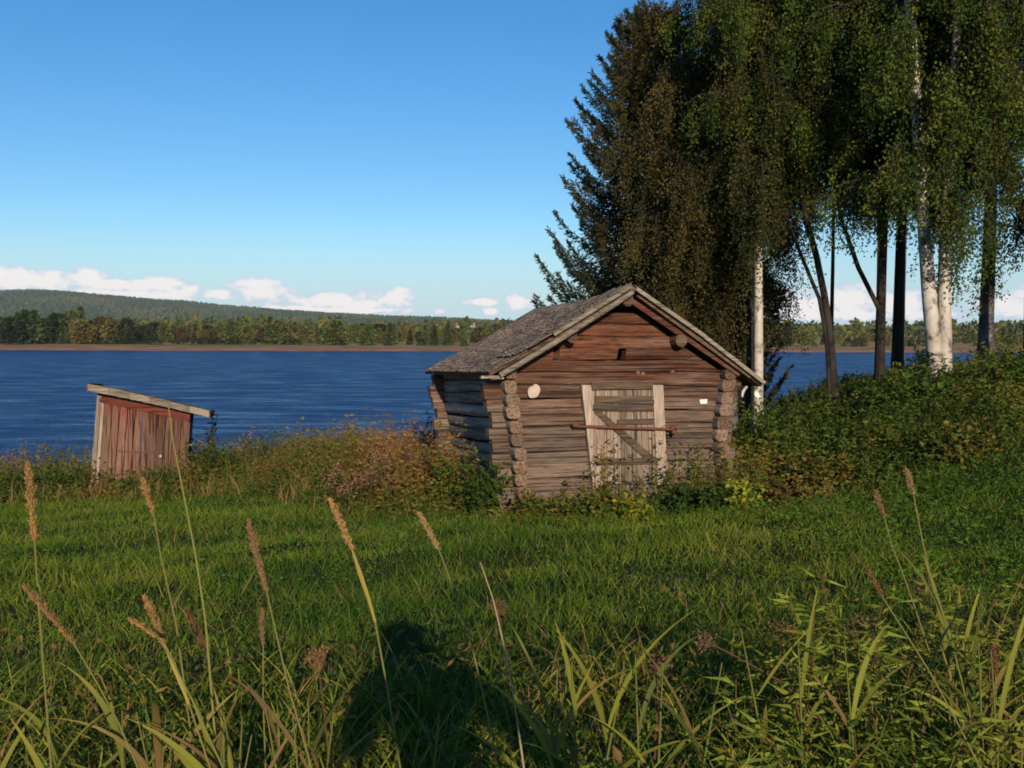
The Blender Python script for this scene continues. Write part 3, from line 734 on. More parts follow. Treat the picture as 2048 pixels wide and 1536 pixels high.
def qbox(g, pix, off, thick, jit=0.0, mat=0):
    """a board from four photo pixels (lower left, lower right, upper right, upper left) lying off..off+thick in front of the wall"""
    P = [FP(*q, off) for q in pix]; Pf = [p + np.array([0, -thick, 0]) for p in P]
    A = np.array(Pf + P); 
    if jit: A = A + rng.uniform(-jit, jit, A.shape)
    add_box8(g, A[[0, 1, 5, 4, 3, 2, 6, 7]], mat=mat)
def build_door():
    g = Geo(); qbox(g, [(1183, 1000), (1312, 1000), (1303, 772), (1176, 772)], .012, .012)
    door = link('door', g.mesh('door', M_DARKWOOD), hut); door['label'] = 'pale plank door held shut by a rusty bar'
    n = 9
    for i in range(n):                                                # vertical planks
        def xx(t, y): 
            l, r_ = np.interp(y, [774, 968], [1181, 1187]), np.interp(y, [774, 968], [1304, 1316]); return l + (r_ - l) * t
        a, b = i / n + .003, (i + 1) / n - .003; yt = 778 + rng.uniform(-2, 2); yb_ = 964 + rng.uniform(-3, 3)
        g = Geo(); qbox(g, [(xx(a, yb_), yb_), (xx(b, yb_), yb_), (xx(b, yt), yt), (xx(a, yt), yt)], .03, .022, .003); link('plank', g.mesh('plank', M_DOOR), door)
    for i in range(8):                                                # lower boards below the door
        a, b = 1190 + i * 15.5, 1190 + (i + 1) * 15.5 - 1; g = Geo(); yb_ = 1002 + rng.uniform(-4, 8)
        qbox(g, [(a + 3, yb_), (b + 3, yb_), (b, 969), (a, 969)], .022, .022, .003); link('plank', g.mesh('plank', M_DOOR), door)
    for pix, th, nm, mt in (([(1190, 806), (1308, 806), (1307, 791), (1190, 791)], .03, 'batten', M_BATTEN), ([(1184, 821), (1306, 821), (1306, 808), (1184, 808)], .035, 'batten', M_BATTEN),
                            ([(1234, 849), (1308, 847), (1309, 837), (1234, 839)], .03, 'batten', M_BATTEN), ([(1190, 929), (1315, 927), (1315, 914), (1190, 917)], .035, 'batten', M_BATTEN),
                            ([(1292, 919), (1309, 914), (1196, 817), (1187, 824)], .028, 'brace', M_BATTEN)):
        g = Geo(); qbox(g, pix, .054, th, .003); link(nm, g.mesh(nm, mt), door)
    for pix, nm in (([(1185, 985), (1204, 985), (1178, 769), (1160, 769)], 'door_jamb'), ([(1312, 968), (1331, 966), (1322, 769), (1302, 769)], 'door_jamb')):
        g = Geo(); qbox(g, pix, .012, .075, .003); link(nm, g.mesh(nm, M_TRIM), hut)
    g = Geo(); qbox(g, [(1180, 779), (1302, 777), (1302, 764), (1180, 765)], .03, .06, .003); link('lintel', g.mesh('lintel', M_BATTEN), hut)
    g = Geo(); qbox(g, [(1196, 1012), (1318, 1008), (1316, 1000), (1196, 1003)], .02, .12, .004); link('threshold', g.mesh('threshold', M_DARKWOOD), hut)
    # rusty bar across the door
    g = Geo(); a, b = FP(1149, 852, .12), FP(1346, 858, .12); n = 8
    add_tube(g, [a + (b - a) * q / n for q in range(n + 1)], .020, 8, cap=True)
    bar = link('locking_bar', g.mesh('locking_bar', M_IRON), hut); bar['label'] = 'rusty iron bar across the plank door'
    for p, s in ((a, 1), (b, -1)):
        g = Geo(); add_tube(g, [p + np.array([-.03, 0, .02]), p + np.array([.0, 0, .02]), p + np.array([.03, -.004, .015]), p + np.array([.055, 0, 0])], [.024, .036, .034, .024], 8, cap=True)
        add_tube(g, [p + np.array([0, 0, .0]), p + np.array([.01, .03, -.02]), p + np.array([.02, .10, -.03])], .018, 6, cap=True)
        if s < 0: add_tube(g, [p + np.array([.01, 0, .03]), p + np.array([.015, -.005, -.05]), p + np.array([.02, 0, -.09])], [.026, .03, .018], 7, cap=True)
        link('staple', g.mesh('staple', M_IRON), bar)
    # knots, patches
    for (px, py) in ((1276, 745), (1288, 747), (1345, 743), (1286, 748)):
        p = FP(px, py, .0); g = Geo(); add_tube(g, [p + np.array([0, .02, 0]), p + np.array([0, -.015, 0]), p + np.array([0, -.022, -.003])], [.035, .026, .010], 9, cap=True); link('knot', g.mesh('knot', M_END), hut)
    g = Geo(); qbox(g, [(1400, 807), (1413, 806), (1414, 797), (1398, 798)], .004, .02); link('vent_plug', g.mesh('vent_plug', M_WHITE), hut)['label'] = 'small white scrap plugging a hole right of the door'
    # two slots of the course below eave
    # the pale oval slab hung beside the door
    c = FP(1067, 782, .03); g = Geo(); n = 20; V = []; ex = [.085, .10]
    for off in (0, -.03):
        for q in range(n):
            a_ = q / n * 2 * np.pi; rr = 1 + .05 * math.sin(2 * a_ + 1) + .03 * math.sin(5 * a_) - (.10 if abs(a_ - 1.9) < .3 else 0)
            V.append([c[0] + .082 * rr * math.cos(a_) + .015 * math.sin(a_), c[1] + off, c[2] + .098 * rr * math.sin(a_)])
    V += [[c[0], c[1], c[2]], [c[0], c[1] - .034, c[2]]]
    Q = [[q, (q + 1) % n, n + (q + 1) % n, n + q] for q in range(n)]; T = [[2 * n, (q + 1) % n, q] for q in range(n)] + [[2 * n + 1, n + q, n + (q + 1) % n] for q in range(n)]
    Wv = np.array(V); Wv = A0 + Wv[:, :1] * UX + Wv[:, 1:2] * VX + Wv[:, 2:] * np.array([0, 0, 1]); ctr = Wv[-2]
    g.add(Wv - ctr, quads=Q, tris=T)
    tag(link('wooden_disc', g.mesh('wooden_disc', M_DISC), None, ctr), 'pale oval slice of sawn wood hung on the log wall left of the door', 'wood slice')
build_door()

# ------------------------------------------------------------------ leaning shed by the lake
def build_shed():
    Y = 21.0; base = world_pt(275, 975, Y); rz = R(14)
    e = empty('shed', (base[0], Y, base[2]), 'small leaning red shed of worn boards with sloping plank roof', 'shed', rz=rz)
    ux, vx = np.array([math.cos(rz), math.sin(rz), 0]), np.array([-math.sin(rz), math.cos(rz), 0]); b0 = base
    cl = np.array([0, 0, CAM_Z]) - b0; cl = np.array([cl @ ux, cl @ vx, cl[2]])
    def SP(px, py, off=0.):
        w = world_pt(px, py, 10.) - np.array([0, 0, CAM_Z]); d = np.array([w @ ux, w @ vx, w[2]]); t = (-off - cl[1]) / d[1]; return cl + d * t
    def sbox(g, pix, off, th, jit=0.):
        P = [SP(*q, off) for q in pix]; A = np.array([p + np.array([0, -th, 0]) for p in P] + P)
        if jit: A += rng.uniform(-jit, jit, A.shape)
        add_box8(g, A[[0, 1, 5, 4, 3, 2, 6, 7]])
    top = lambda x: np.interp(x, [195, 380], [787, 826]); n = 12; DEP = 1.5
    for i in range(n):
        tl, tr = i / n + .004, (i + 1) / n - .004
        lx, rx = 196 + 185 * tl, 196 + 185 * tr; bl, br = 181 + 187 * tl, 181 + 187 * tr; j = rng.uniform(-4, 6)
        g = Geo(); sbox(g, [(bl, 985 + j), (br, 985 + j), (rx, top(rx) + 2), (lx, top(lx) + 2)], rng.uniform(0, .015), .025, .004)
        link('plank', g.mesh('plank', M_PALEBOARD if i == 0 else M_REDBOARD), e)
    g = Geo(); sbox(g, [(200, 806), (380, 844), (381, 828), (196, 789)], .042, .02, .003); link('trim_board', g.mesh('trim_board', M_REDBAND), e)
    g = Geo(); sbox(g, [(180, 985), (190, 985), (203, 795), (195, 790)], .042, .02); link('corner_board', g.mesh('corner_board', M_PALEBOARD), e)
    g = Geo(); sbox(g, [(236, 906), (318, 908), (318, 905), (236, 903)], .042, .010, .002); link('batten', g.mesh('batten', M_DARKWOOD), e)
    g = Geo(); p = SP(322, 914, .05); add_tube(g, [p + np.array([0, .02, 0]), p + np.array([0, -.03, 0]), p + np.array([0, -.05, 0])], [.02, .035, .02], 8, cap=True); link('knob', g.mesh('knob', M_DISC), e)
    # side and back walls
    A = [SP(181, 990), SP(368, 990), SP(380, 826), SP(196, 787)]; bk = np.array([-.02, DEP, -.06])
    for nm, (p, q, r_, s) in (('side_wall', (A[0], A[0] + bk, A[3] + bk, A[3])), ('side_wall', (A[1], A[1] + bk, A[2] + bk, A[2])), ('back_wall', (A[0] + bk, A[1] + bk, A[2] + bk, A[3] + bk))):
        p, q, r_, s = [np.array(t) for t in (p, q, r_, s)]; m_ = 7
        for k in range(m_):
            t0, t1 = k / m_ + .01, (k + 1) / m_ - .01; g = Geo(); th = np.cross(q - p, s - p); th = unit(th) * .02
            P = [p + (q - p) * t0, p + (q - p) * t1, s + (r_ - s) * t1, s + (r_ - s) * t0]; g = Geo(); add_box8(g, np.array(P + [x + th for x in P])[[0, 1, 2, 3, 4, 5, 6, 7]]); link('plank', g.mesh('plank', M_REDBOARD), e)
    # roof: board deck with a thick weathered front edge, sloping to the right
    a, b = SP(177, 779, .28), SP(418, 833, .22); dv = np.array([.0, DEP + .55, -.10])
    up = np.array([0, 0, 1.]); g = Geo(); n = 8
    roof = None
    L_ = b - a; nb = 10
    for k in range(nb):
        t0, t1 = k / nb + .003, (k + 1) / nb - .003; g = Geo(); sag = lambda t: np.array([0, 0, .018 * math.sin(math.pi * t)]); hz = rng.uniform(.055, .08)
        P = [a + L_ * t0 + sag(t0), a + L_ * t1 + sag(t1), a + L_ * t1 + dv + sag(t1), a + L_ * t0 + dv + sag(t0)]; P = P + [x + up * hz for x in P]; add_box8(g, np.array(P))
        link('roof_board', g.mesh('roof_board', M_SHINGLE), e)
    m_ = 6
    for k in range(m_):
        t0, t1 = k / m_, (k + 1) / m_; g = Geo(); y = np.array([0, -.035, 0]); sag = lambda t: np.array([0, 0, .018 * math.sin(math.pi * t)])
        A_, B_ = a + L_ * t0 + sag(t0), a + L_ * (t1 + .004) + sag(t1)
        if k == 0:
            g1 = Geo(); P = [A_ - L_ * .02, B_, B_ + y, A_ + y - L_ * .02]; add_box8(g1, np.array([x - up * .05 for x in P[::-1]] + [x + up * .12 for x in P[::-1]])); V = None
        P = [A_, B_, B_ + y, A_ + y]; P = P[::-1]; add_box8(g, np.array([x - up * (.045 - .02 * t0) for x in P] + [x + up * (.095 + .012 * (k % 2)) for x in P]))
        link('fascia_board', g.mesh('fascia_board', M_ROOFEDGE), e)
    g = Geo(); P = [a - L_ * .012, a - L_ * .001, a - L_ * .001 + dv, a - L_ * .012 + dv]; add_box8(g, np.array([x - up * .06 for x in P] + [x + up * .10 for x in P])); link('fascia_board', g.mesh('fascia_board', M_REDBAND), e)['label'] = 'red end board of the shed roof'
    g = Geo(); P = [a + L_ * 1.0, a + L_ * 1.012, a + L_ * 1.012 + dv, a + L_ * 1.0 + dv]; add_box8(g, np.array([x - up * .05 for x in P] + [x + up * .09 for x in P])); link('fascia_board', g.mesh('fascia_board', M_DARKWOOD), e)
build_shed()

# ------------------------------------------------------------------ trees
def birch(px, py_base, Y, top_h, trunk_r, cb, crown_r, cols, label, bark, lean=(0, 0), n_br=34, strands=420, leaves=75, stems=None, seed=0, group=None, name='birch_tree', strand_len=(.5, 1.5), bend=None, leaf=(.042, .072), cat='tree', az_bias=None):
    """px: photo column of the trunk at its foot; cb: crown base above ground; cols: leaf tones"""
    global rng
    keep = rng; rng = np.random.default_rng(1000 + seed)
    x = (px - CX) / F * Y; z0 = gz(x, Y) - .1
    e = empty(name, (x, Y, z0), label, cat, group)
    tg, lg, bg = Geo(), Geo(), Geo()
    stems = stems or [(0, 0, lean, trunk_r, bend)]
    allbr = []
    for (ox, oy, ln, tr, bd) in stems:
        n = 14; tt = np.linspace(0, 1, n); hs = tt * top_h
        if bd is None: wob = np.stack([.10 * np.sin(tt * 5 + seed), .10 * np.sin(tt * 4 + seed * 2), 0 * tt], 1) * tt[:, None]
        else: wob = np.stack([np.interp(hs, [q[0] for q in bd], [q[1] for q in bd]), 0 * tt, 0 * tt], 1)
        pts = np.stack([ox + ln[0] * hs, oy + ln[1] * hs, hs], 1) + wob
        rad = tr * (1 - .82 * tt) + tr * .35 * np.exp(-hs / .35); add_tube(tg, pts, rad, 9)
        nb = max(6, n_br // len(stems))
        for k in range(nb):
            f = (k + rng.uniform(0, 1)) / nb; hz = cb + (top_h * .97 - cb) * f; p0 = np.array([np.interp(hz, hs, pts[:, 0]), np.interp(hz, hs, pts[:, 1]), hz])
            az = k * 2.4 + rng.uniform(-.4, .4) if (az_bias is None or k % 2) else -math.pi / 2 + rng.uniform(-.9, .9); el = R(rng.uniform(25, 58)) * (1 - .2 * (1 - f)); Lb = crown_r * (.55 + .65 * math.sin(math.pi * min(1, (f * .8 + .22)))) * rng.uniform(.75, 1.15)
            m_ = 6; t = np.linspace(0, 1, m_)[:, None]; H = np.array([math.cos(az), math.sin(az), 0])
            bp = p0 + H * (t * Lb * math.cos(el)) + np.array([0, 0, 1]) * (t * Lb * math.sin(el) - .55 * Lb * t ** 2.4)
            add_tube(bg, bp, np.linspace(tr * .28, .008, m_), 5); allbr.append((bp, Lb))
            for q in range(3):
                s = rng.uniform(.3, .85); i0 = int(s * (m_ - 1)); q0 = bp[i0]; d = unit(H + rng.normal(0, .55, 3)); Ls = Lb * rng.uniform(.3, .5)
                t2 = np.linspace(0, 1, 4)[:, None]; sp = q0 + d * t2 * Ls + np.array([0, 0, 1]) * (-.5 * Ls * t2 ** 2); add_tube(bg, sp, np.linspace(.013, .005, 4), 3); allbr.append((sp, Ls))
    strands = int(strands * 1.85); w = np.array([b[1] for b in allbr]); pick = rng.choice(len(allbr), strands, p=w / w.sum())
    LP, LD, LC = [], [], []
    for b in pick:
        bp = allbr[b][0]; s = rng.uniform(.2, 1.0) * (len(bp) - 1); i0 = min(int(s), len(bp) - 2); q0 = bp[i0] + (bp[i0 + 1] - bp[i0]) * (s - i0)
        Ls = rng.uniform(*strand_len); dr = np.array([rng.normal(0, .18), rng.normal(0, .18), -1]); t = np.linspace(0, 1, 5)[:, None]
        out = np.array([q0[0], q0[1], 0]); out = unit(out) * .18
        sp = q0 + out * np.sqrt(t) * Ls + dr * t * Ls * np.array([1, 1, .93]); sp[:, 2] = np.maximum(sp[:, 2], .5)
        add_tube(bg, sp[[0, 2, 4]], [.006, .004, .002], 3)
        k = int(leaves * rng.uniform(.6, 1.2)); tt = rng.uniform(0, 1, k) ** .85 * 4; i1 = np.minimum(tt.astype(int), 3)
        P = sp[i1] + (sp[i1 + 1] - sp[i1]) * (tt - i1)[:, None] + rng.normal(0, 1, (k, 3)) * (.11 - .05 * (tt / 4))[:, None]
        LP.append(P); LD.append(np.stack([rng.normal(0, .55, k), rng.normal(0, .55, k), -np.abs(rng.normal(.8, .4, k))], 1))
        c = np.array(cols[rng.integers(0, len(cols))]) * rng.uniform(.6, 1.3); LC.append(c * rng.uniform(.82, 1.2, (k, 1)))
    LP, LD, LC = map(np.concatenate, (LP, LD, LC)); k = len(LP)
    add_leaves(lg, LP, LD, rng.uniform(leaf[0], leaf[1], k), rng.uniform(leaf[0], leaf[1], k) * .75, LC)
    link('trunk', tg.mesh('trunk', bark, True), e); link('limbs', bg.mesh('limbs', M_TWIG), e); link('crown', lg.mesh('crown', M_LEAF), e)
    rng = keep; return e

def spruce(px, Y, top_py, r0, label):
    global rng
    keep = rng; rng = np.random.default_rng(555)
    x = (px - CX) / F * Y; z0 = gz(x, Y) - .1; H = CAM_Z + (HOR - top_py) / F * Y - z0
    e = empty('spruce_tree', (x, Y, z0), label, 'tree'); tg, bg, ng = Geo(), Geo(), Geo()
    add_tube(tg, [(0, 0, 0), (.02, 0, H * .3), (0, .02, H * .7), (0, 0, H)], [.24, .17, .08, .012], 9)
    z = 1.3; P, D, S, C = [], [], [], []
    while z < H * .99:
        f = z / H; Lb0 = r0 * (1 - f) ** .47 * min(1, .75 + f) + .10; nb = rng.integers(8, 11) if f < .45 else rng.integers(6, 9); a0 = rng.uniform(0, 6.28)
        for k in range(nb):
            az = a0 + k * 6.28 / nb + rng.normal(0, .15); Lb = Lb0 * rng.uniform(.74, 1.12); Hd = np.array([math.cos(az), math.sin(az), 0]); m_ = 8; t = np.linspace(0, 1, m_)[:, None]
            sag = .42 - .5 * f; bp = np.array([0, 0, z]) + Hd * t * Lb + np.array([0, 0, 1]) * Lb * (-sag * np.sin(t * np.pi * .72) + (.42) * t ** 3.2 * (.75 + .3 * f))
            add_tube(bg, bp, np.linspace(.035 * (1 - f) + .012, .004, m_), 4)
            n = int(100 + 480 * Lb / r0); tt = rng.uniform(.1, 1, n) ** .8 * (m_ - 1); i0 = np.minimum(tt.astype(int), m_ - 2); q = bp[i0] + (bp[i0 + 1] - bp[i0]) * (tt - i0)[:, None]
            tang = unit(bp[i0 + 1] - bp[i0]); sd = np.cross(tang, [0, 0, 1.]) * rng.choice([-1, 1], n)[:, None]; fr = tt / (m_ - 1)
            spread = (.30 * Lb * (1 - fr) ** .7 + .06)[:, None] * rng.uniform(0, 1, (n, 1))
            q = q + sd * spread + np.array([0, 0, -1]) * spread * rng.uniform(.1, .8, (n, 1))
            d = unit(tang * .7 + sd * .6 + np.array([0, 0, -1]) * rng.uniform(.1, 1.9, (n, 1)) * (1 - .9 * fr[:, None] ** 2) + rng.normal(0, .2, (n, 3)))
            P.append(q); D.append(d); S.append(rng.uniform(.09, .20, n)); bv = rng.uniform(.6, 1.25); wm = np.clip(-.08 + .95 * f + .45 * math.cos(az + .9) + rng.normal(0, .25) + rng.normal(0, .08, (n, 1)), 0, 1); C.append((np.array((.026, .042, .024)) * (1 - wm) + np.array((.098, .078, .026)) * wm) * rng.uniform(.8, 1.2, (n, 1)) * bv)  # golden light on upper and front-right boughs is mixed into the needle colour
        z += rng.uniform(.20, .33) * (1 - .3 * f)
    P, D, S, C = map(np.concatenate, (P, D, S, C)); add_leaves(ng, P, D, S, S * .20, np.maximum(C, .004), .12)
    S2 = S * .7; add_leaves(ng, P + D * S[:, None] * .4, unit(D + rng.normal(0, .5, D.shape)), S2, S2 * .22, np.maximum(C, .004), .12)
    link('trunk', tg.mesh('trunk', M_BARK_D, True), e); link('limbs', bg.mesh('limbs', M_TWIG), e); link('crown', ng.mesh('crown', M_NEEDLE), e)
    rng = keep
spruce(1305, 27.5, 36, 3.65, 'dark spruce with upturned branch tips behind the hut roof')

BR = [(.098, .080, .022), (.080, .070, .020), (.115, .085, .024), (.062, .062, .018)]
GR = [(.050, .088, .013), (.085, .125, .016), (.038, .066, .012), (.125, .135, .018)]
DK = [(.045, .062, .014), (.065, .07, .016), (.085, .065, .02), (.035, .05, .013)]
birch(1372, 800, 23.6, 9.6, .14, 2.2, 1.75, BR, 'birch with brownish autumn leaves hanging before the spruce', M_GREYBARK, lean=(-.015, 0), seed=1, strands=640, leaves=62, n_br=40, strand_len=(.5, 1.9), az_bias=1)
birch(1466, 800, 24.0, 13.0, .13, 3.5, 1.75, [(.07, .055, .017), (.09, .066, .02), (.05, .05, .015), (.06, .045, .016)], 'grey-trunked birch with dark crown, nearest the right roof slope', M_GREYBARK, seed=2, strands=560, leaves=62, n_br=40, strand_len=(.5, 1.9))
birch(1518, 800, 21.5, 13.0, .115, 4.7, 1.6, DK, 'white-barked birch just right of the hut roof', M_BIRCH, az_bias=1, n_br=46, seed=3, strands=560, leaves=60, strand_len=(.5, 1.7))
birch(1499, 800, 22.2, 12.0, .08, 4.9, 1.2, DK, 'thin dark trunk close beside the white-barked birch', M_BARK_D, seed=12, strands=260, leaves=60, name='dark_trunk_tree', strand_len=(.5, 1.6))
birch(1674, 760, 21.0, 11.0, .105, 4.9, 1.7, GR, 'slender dark tree leaning left with a forked trunk', M_BARK_D, seed=4, strands=480, leaves=64, name='leaning_tree', strand_len=(.4, 1.1),
      stems=[(0, 0, (0, 0), .088, [(0, 0), (1.2, -.08), (2.2, -.20), (3.2, -.40), (4.3, -.72), (7, -1.0), (11, -1.3)]), (-.16, .02, (0, 0), .05, [(0, .05), (1.2, 0), (2.2, -.1), (2.6, -.24), (3.2, -.52), (4.3, -.95), (7, -1.3), (11, -1.8)])])
birch(1760, 740, 21.5, 12.0, .11, 4.3, 1.6, GR, 'dark-trunked tree with a low bare side limb and hanging twigs', M_BARK_D, seed=5, strands=480, leaves=62, name='dark_trunk_tree', strand_len=(.4, 1.2),
      stems=[(0, 0, (.004, 0), .105, None), (-.02, -.05, (0, 0), .06, [(0, 0), (1.9, 0), (2.4, -.3), (3.2, -.7), (4.5, -1.05), (12, -1.6)])])
birch(1795, 740, 23.0, 12.0, .14, 4.2, 1.6, GR + DK, 'straight thick dark trunk left of the white twin birch', M_BARK_D, seed=6, strands=430, leaves=62, name='dark_trunk_tree', strand_len=(.4, 1.3))
birch(1880, 700, 18.5, 13.0, .17, 3.3, 1.6, GR, 'twin-stemmed white birch with bright sunlit trunks', M_BIRCH, seed=7, strands=640, leaves=64, strand_len=(.5, 1.5), az_bias=1, n_br=48,
      stems=[(-.07, 0, (0, 0), .145, [(0, .06), (.8, -.02), (2, -.16), (3.5, -.3), (5, -.42), (8, -.7), (13, -1.0)]), (.09, .06, (0, 0), .13, [(0, .0), (.8, .03), (2, -.02), (3.5, -.02), (6, .1), (9, .15), (13, .2)])])
birch(1968, 720, 20.0, 12.5, .15, 3.9, 1.6, GR + DK, 'grey-barked tree right of the white twin birch', M_GREYBARK, seed=8, strands=480, leaves=62, lean=(.012, 0), strand_len=(.4, 1.4), name='grey_bark_tree')
birch(2060, 720, 18.5, 12.0, .12, 2.4, 1.7, DK + GR, 'thin dark tree cut off by the picture edge', M_BARK_D, seed=9, strands=480, leaves=62, lean=(-.01, 0), strand_len=(.4, 1.4), name='dark_trunk_tree')
birch(1464, 760, 27.5, 12.5, .13, 4.2, 1.8, DK, 'dark-crowned birch standing behind the grey-trunked birch', M_GREYBARK, seed=10, strands=420, leaves=60, lean=(.01, 0), strand_len=(.4, 1.2))
birch(1800, 720, 27.0, 12.5, .13, 6.0, 1.9, DK + GR, 'birch standing behind the straight thick dark trunk', M_GREYBARK, seed=11, strands=420, leaves=60, strand_len=(.4, 1.2))

birch(1661, 760, 27.5, 12.5, .065, 6.0, 2.0, GR + DK, 'slim birch standing far behind the leaning tree', M_BARK_D, seed=13, strands=460, leaves=58, strand_len=(.4, 1.2))
birch(1754, 730, 28.0, 12.5, .085, 6.2, 2.0, GR + DK, 'slim birch standing far behind the tree with the bare side limb', M_BARK_D, seed=14, strands=460, leaves=58, strand_len=(.4, 1.2))

# ------------------------------------------------------------------ shrubs and plants
def shrub(px, Y, rad, hgt, n, leaf, cols, label, name='shrub', cat='shrub', group=None, dx=0, stems=9, base_low=.05):
    x = (px - CX) / F * Y + dx; z0 = gz(x, Y) - .05; e = empty(name, (x, Y, z0), label, cat, group); sg, lg = Geo(), Geo(); tips = []
    for k in range(stems):
        az = k * 2.4 + rng.uniform(-.3, .3); rr = rad * math.sqrt((k + .5) / stems) * .85; top = np.array([math.cos(az) * rr, math.sin(az) * rr, hgt * rng.uniform(.7, 1.0) * (1 - .3 * (rr / rad) ** 2)])
        t = np.linspace(0, 1, 5)[:, None]; p = t * top * np.array([1, 1, 1]) + np.sin(t * np.pi) * np.array([-.08 * math.cos(az), -.08 * math.sin(az), .06]); p[0] += np.array([math.cos(az), math.sin(az), 0]) * .05
        add_tube(sg, p, np.linspace(.012, .004, 5), 4); tips.append(p)
    tips = np.array(tips); k = rng.integers(0, stems, n); t = np.clip(rng.uniform(base_low, 1.02, n), 0, 1) ** .8 * 4; i0 = np.minimum(t.astype(int), 3)
    P = tips[k, i0] + (tips[k, i0 + 1] - tips[k, i0]) * (t - i0)[:, None] + rng.normal(0, 1, (n, 3)) * rad * .17
    P[:, 2] = np.maximum(P[:, 2], .02); D = np.stack([rng.normal(0, 1, n), rng.normal(-.25, 1, n), rng.normal(-.1, .5, n)], 1)
    ci = rng.integers(0, len(cols), stems)[k]; ci = np.where(rng.uniform(0, 1, n) < .3, rng.integers(0, len(cols), n), ci)
    add_leaves(lg, P, D, rng.uniform(leaf[0], leaf[1], n), rng.uniform(leaf[0], leaf[1], n) * .62, np.array(cols)[ci] * rng.uniform(.65, 1.35, (n, 1)))
    link('stem', sg.mesh('stem', M_TWIG), e); link('foliage', lg.mesh('foliage', M_LEAF), e); return e
SG = [(.05, .09, .013), (.075, .11, .016), (.04, .07, .012)]
SY = [(.24, .26, .024), (.32, .25, .024), (.14, .20, .02), (.08, .14, .018)]
SR = [(.08, .12, .017), (.12, .135, .02), (.17, .11, .022), (.06, .09, .015)]
# raspberry canes at the foot of the hut
rs = 'leafy canes along the hut foot'
shrub(1058, 12.9, .30, .42, 420, (.05, .095), SR, 'low green canes at the left log corner of the hut', 'raspberry_bush', 'bush', rs)
shrub(1130, 12.9, .34, .36, 380, (.05, .09), SR, 'sparse low canes under the log wall left of the door', 'raspberry_bush', 'bush', rs)
shrub(1205, 12.95, .38, .44, 600, (.05, .10), SR + [(.10, .12, .02)], 'green canes growing up over the bottom of the door left side', 'raspberry_bush', 'bush', rs)
shrub(1262, 12.75, .32, .34, 360, (.05, .09), SY, 'short yellowish canes right below the door', 'raspberry_bush', 'bush', rs)
shrub(1365, 13.1, .32, .42, 480, (.05, .10), [(.035, .065, .014), (.05, .085, .016)], 'dark green canes just right of the door', 'raspberry_bush', 'bush', rs)
shrub(1425, 12.85, .28, .44, 400, (.05, .10), [(.04, .075, .016), (.06, .09, .016)], 'upright green canes below the right part of the log wall', 'raspberry_bush', 'bush', rs)
shrub(1490, 12.75, .36, .56, 620, (.05, .105), SY, 'bright yellow-green canes at the right log corner', 'raspberry_bush', 'bush', rs)
shrub(1552, 12.85, .34, .50, 420, (.05, .09), [(.16, .07, .025), (.12, .08, .02), (.07, .07, .02)], 'rusty orange canes right of the hut corner', 'raspberry_bush', 'bush', rs)
shrub(965, 13.4, .50, .85, 800, (.05, .10), SG + [(.05, .075, .016)], 'dark green bush against the left corner of the hut', 'raspberry_bush', 'bush', rs)
shrub(900, 14.6, .55, .95, 800, (.05, .10), SG + SR, 'bush in front of the shaded side wall of the hut', 'raspberry_bush', 'bush', rs)
# shrubs under the trees on the right
shrub(1700, 17.6, .8, .66, 1200, (.06, .11), SG, 'dark shrub at the foot of the leaning tree')
shrub(1790, 17.0, .9, .95, 1600, (.06, .12), SG, 'tall dark shrub in front of the thick dark trunk')
shrub(1880, 16.6, .9, .72, 1500, (.06, .12), SG, 'shrub hiding the foot of the white twin birch')
shrub(1960, 17.5, .8, .42, 900, (.06, .11), SG, 'shrub hiding the foot of the grey-barked tree')
shrub(2050, 16.0, .9, .42, 1100, (.06, .12), SG, 'dark shrub at the right picture edge')
shrub(1838, 18.2, .26, 1.35, 700, (.05, .10), [(.022, .04, .02), (.03, .05, .02)], 'young dark conifer left of the white twin birch foot', 'conifer_sapling', 'sapling', None, 0, 7)
shrub(1522, 16.9, .5, 1.45, 1200, (.05, .10), SG, 'dark shrub hiding the foot of the white-barked birch behind the hut')
shrub(1628, 18.5, .85, 1.2, 1300, (.05, .10), SG + SR, 'low shrub between the hut roof and the leaning tree')
shrub(1572, 17.4, .75, 1.5, 1400, (.05, .10), SG + [(.06, .05, .02)], 'low shrub close behind the right wall of the hut')
shrub(1925, 13.9, .8, .5, 900, (.05, .12), SR, 'leafy shrub on the slope below the twin birch')
shrub(1780, 14.6, .8, .6, 1100, (.05, .10), SR, 'yellowing shrub in the middle of the weedy slope')
shrub(1640, 14.0, .7, .7, 900, (.05, .10), SR + [(.12, .08, .02)], 'green and rust shrub on the slope right of the hut')
# bushes round the shed
shrub(120, 20.2, .75, .85, 900, (.05, .10), SG, 'dark bush left of the leaning shed')
shrub(40, 20.5, .75, .75, 900, (.05, .10), SG + [(.06, .06, .02)], 'dark bush at the left picture edge')
shrub(262, 20.1, .45, .42, 520, (.05, .09), SG, 'low bush before the left boards of the shed')
shrub(325, 20.0, .5, .62, 700, (.05, .09), SG, 'dark bush climbing the right boards of the shed')
shrub(425, 20.8, .7, 1.05, 1100, (.05, .10), SG, 'dark bush under the overhanging right end of the shed roof')
shrub(418, 22.0, .35, 1.9, 160, (.06, .11), [(.03, .035, .016), (.05, .045, .02)], 'thin sapling rising beside the right end of the shed roof', 'sapling', 'sapling', None, 0, 5, .45)
shrub(530, 21.5, .8, 1.15, 1200, (.05, .09), SG + [(.07, .065, .02)], 'bushy clump on the lake bank right of the shed')

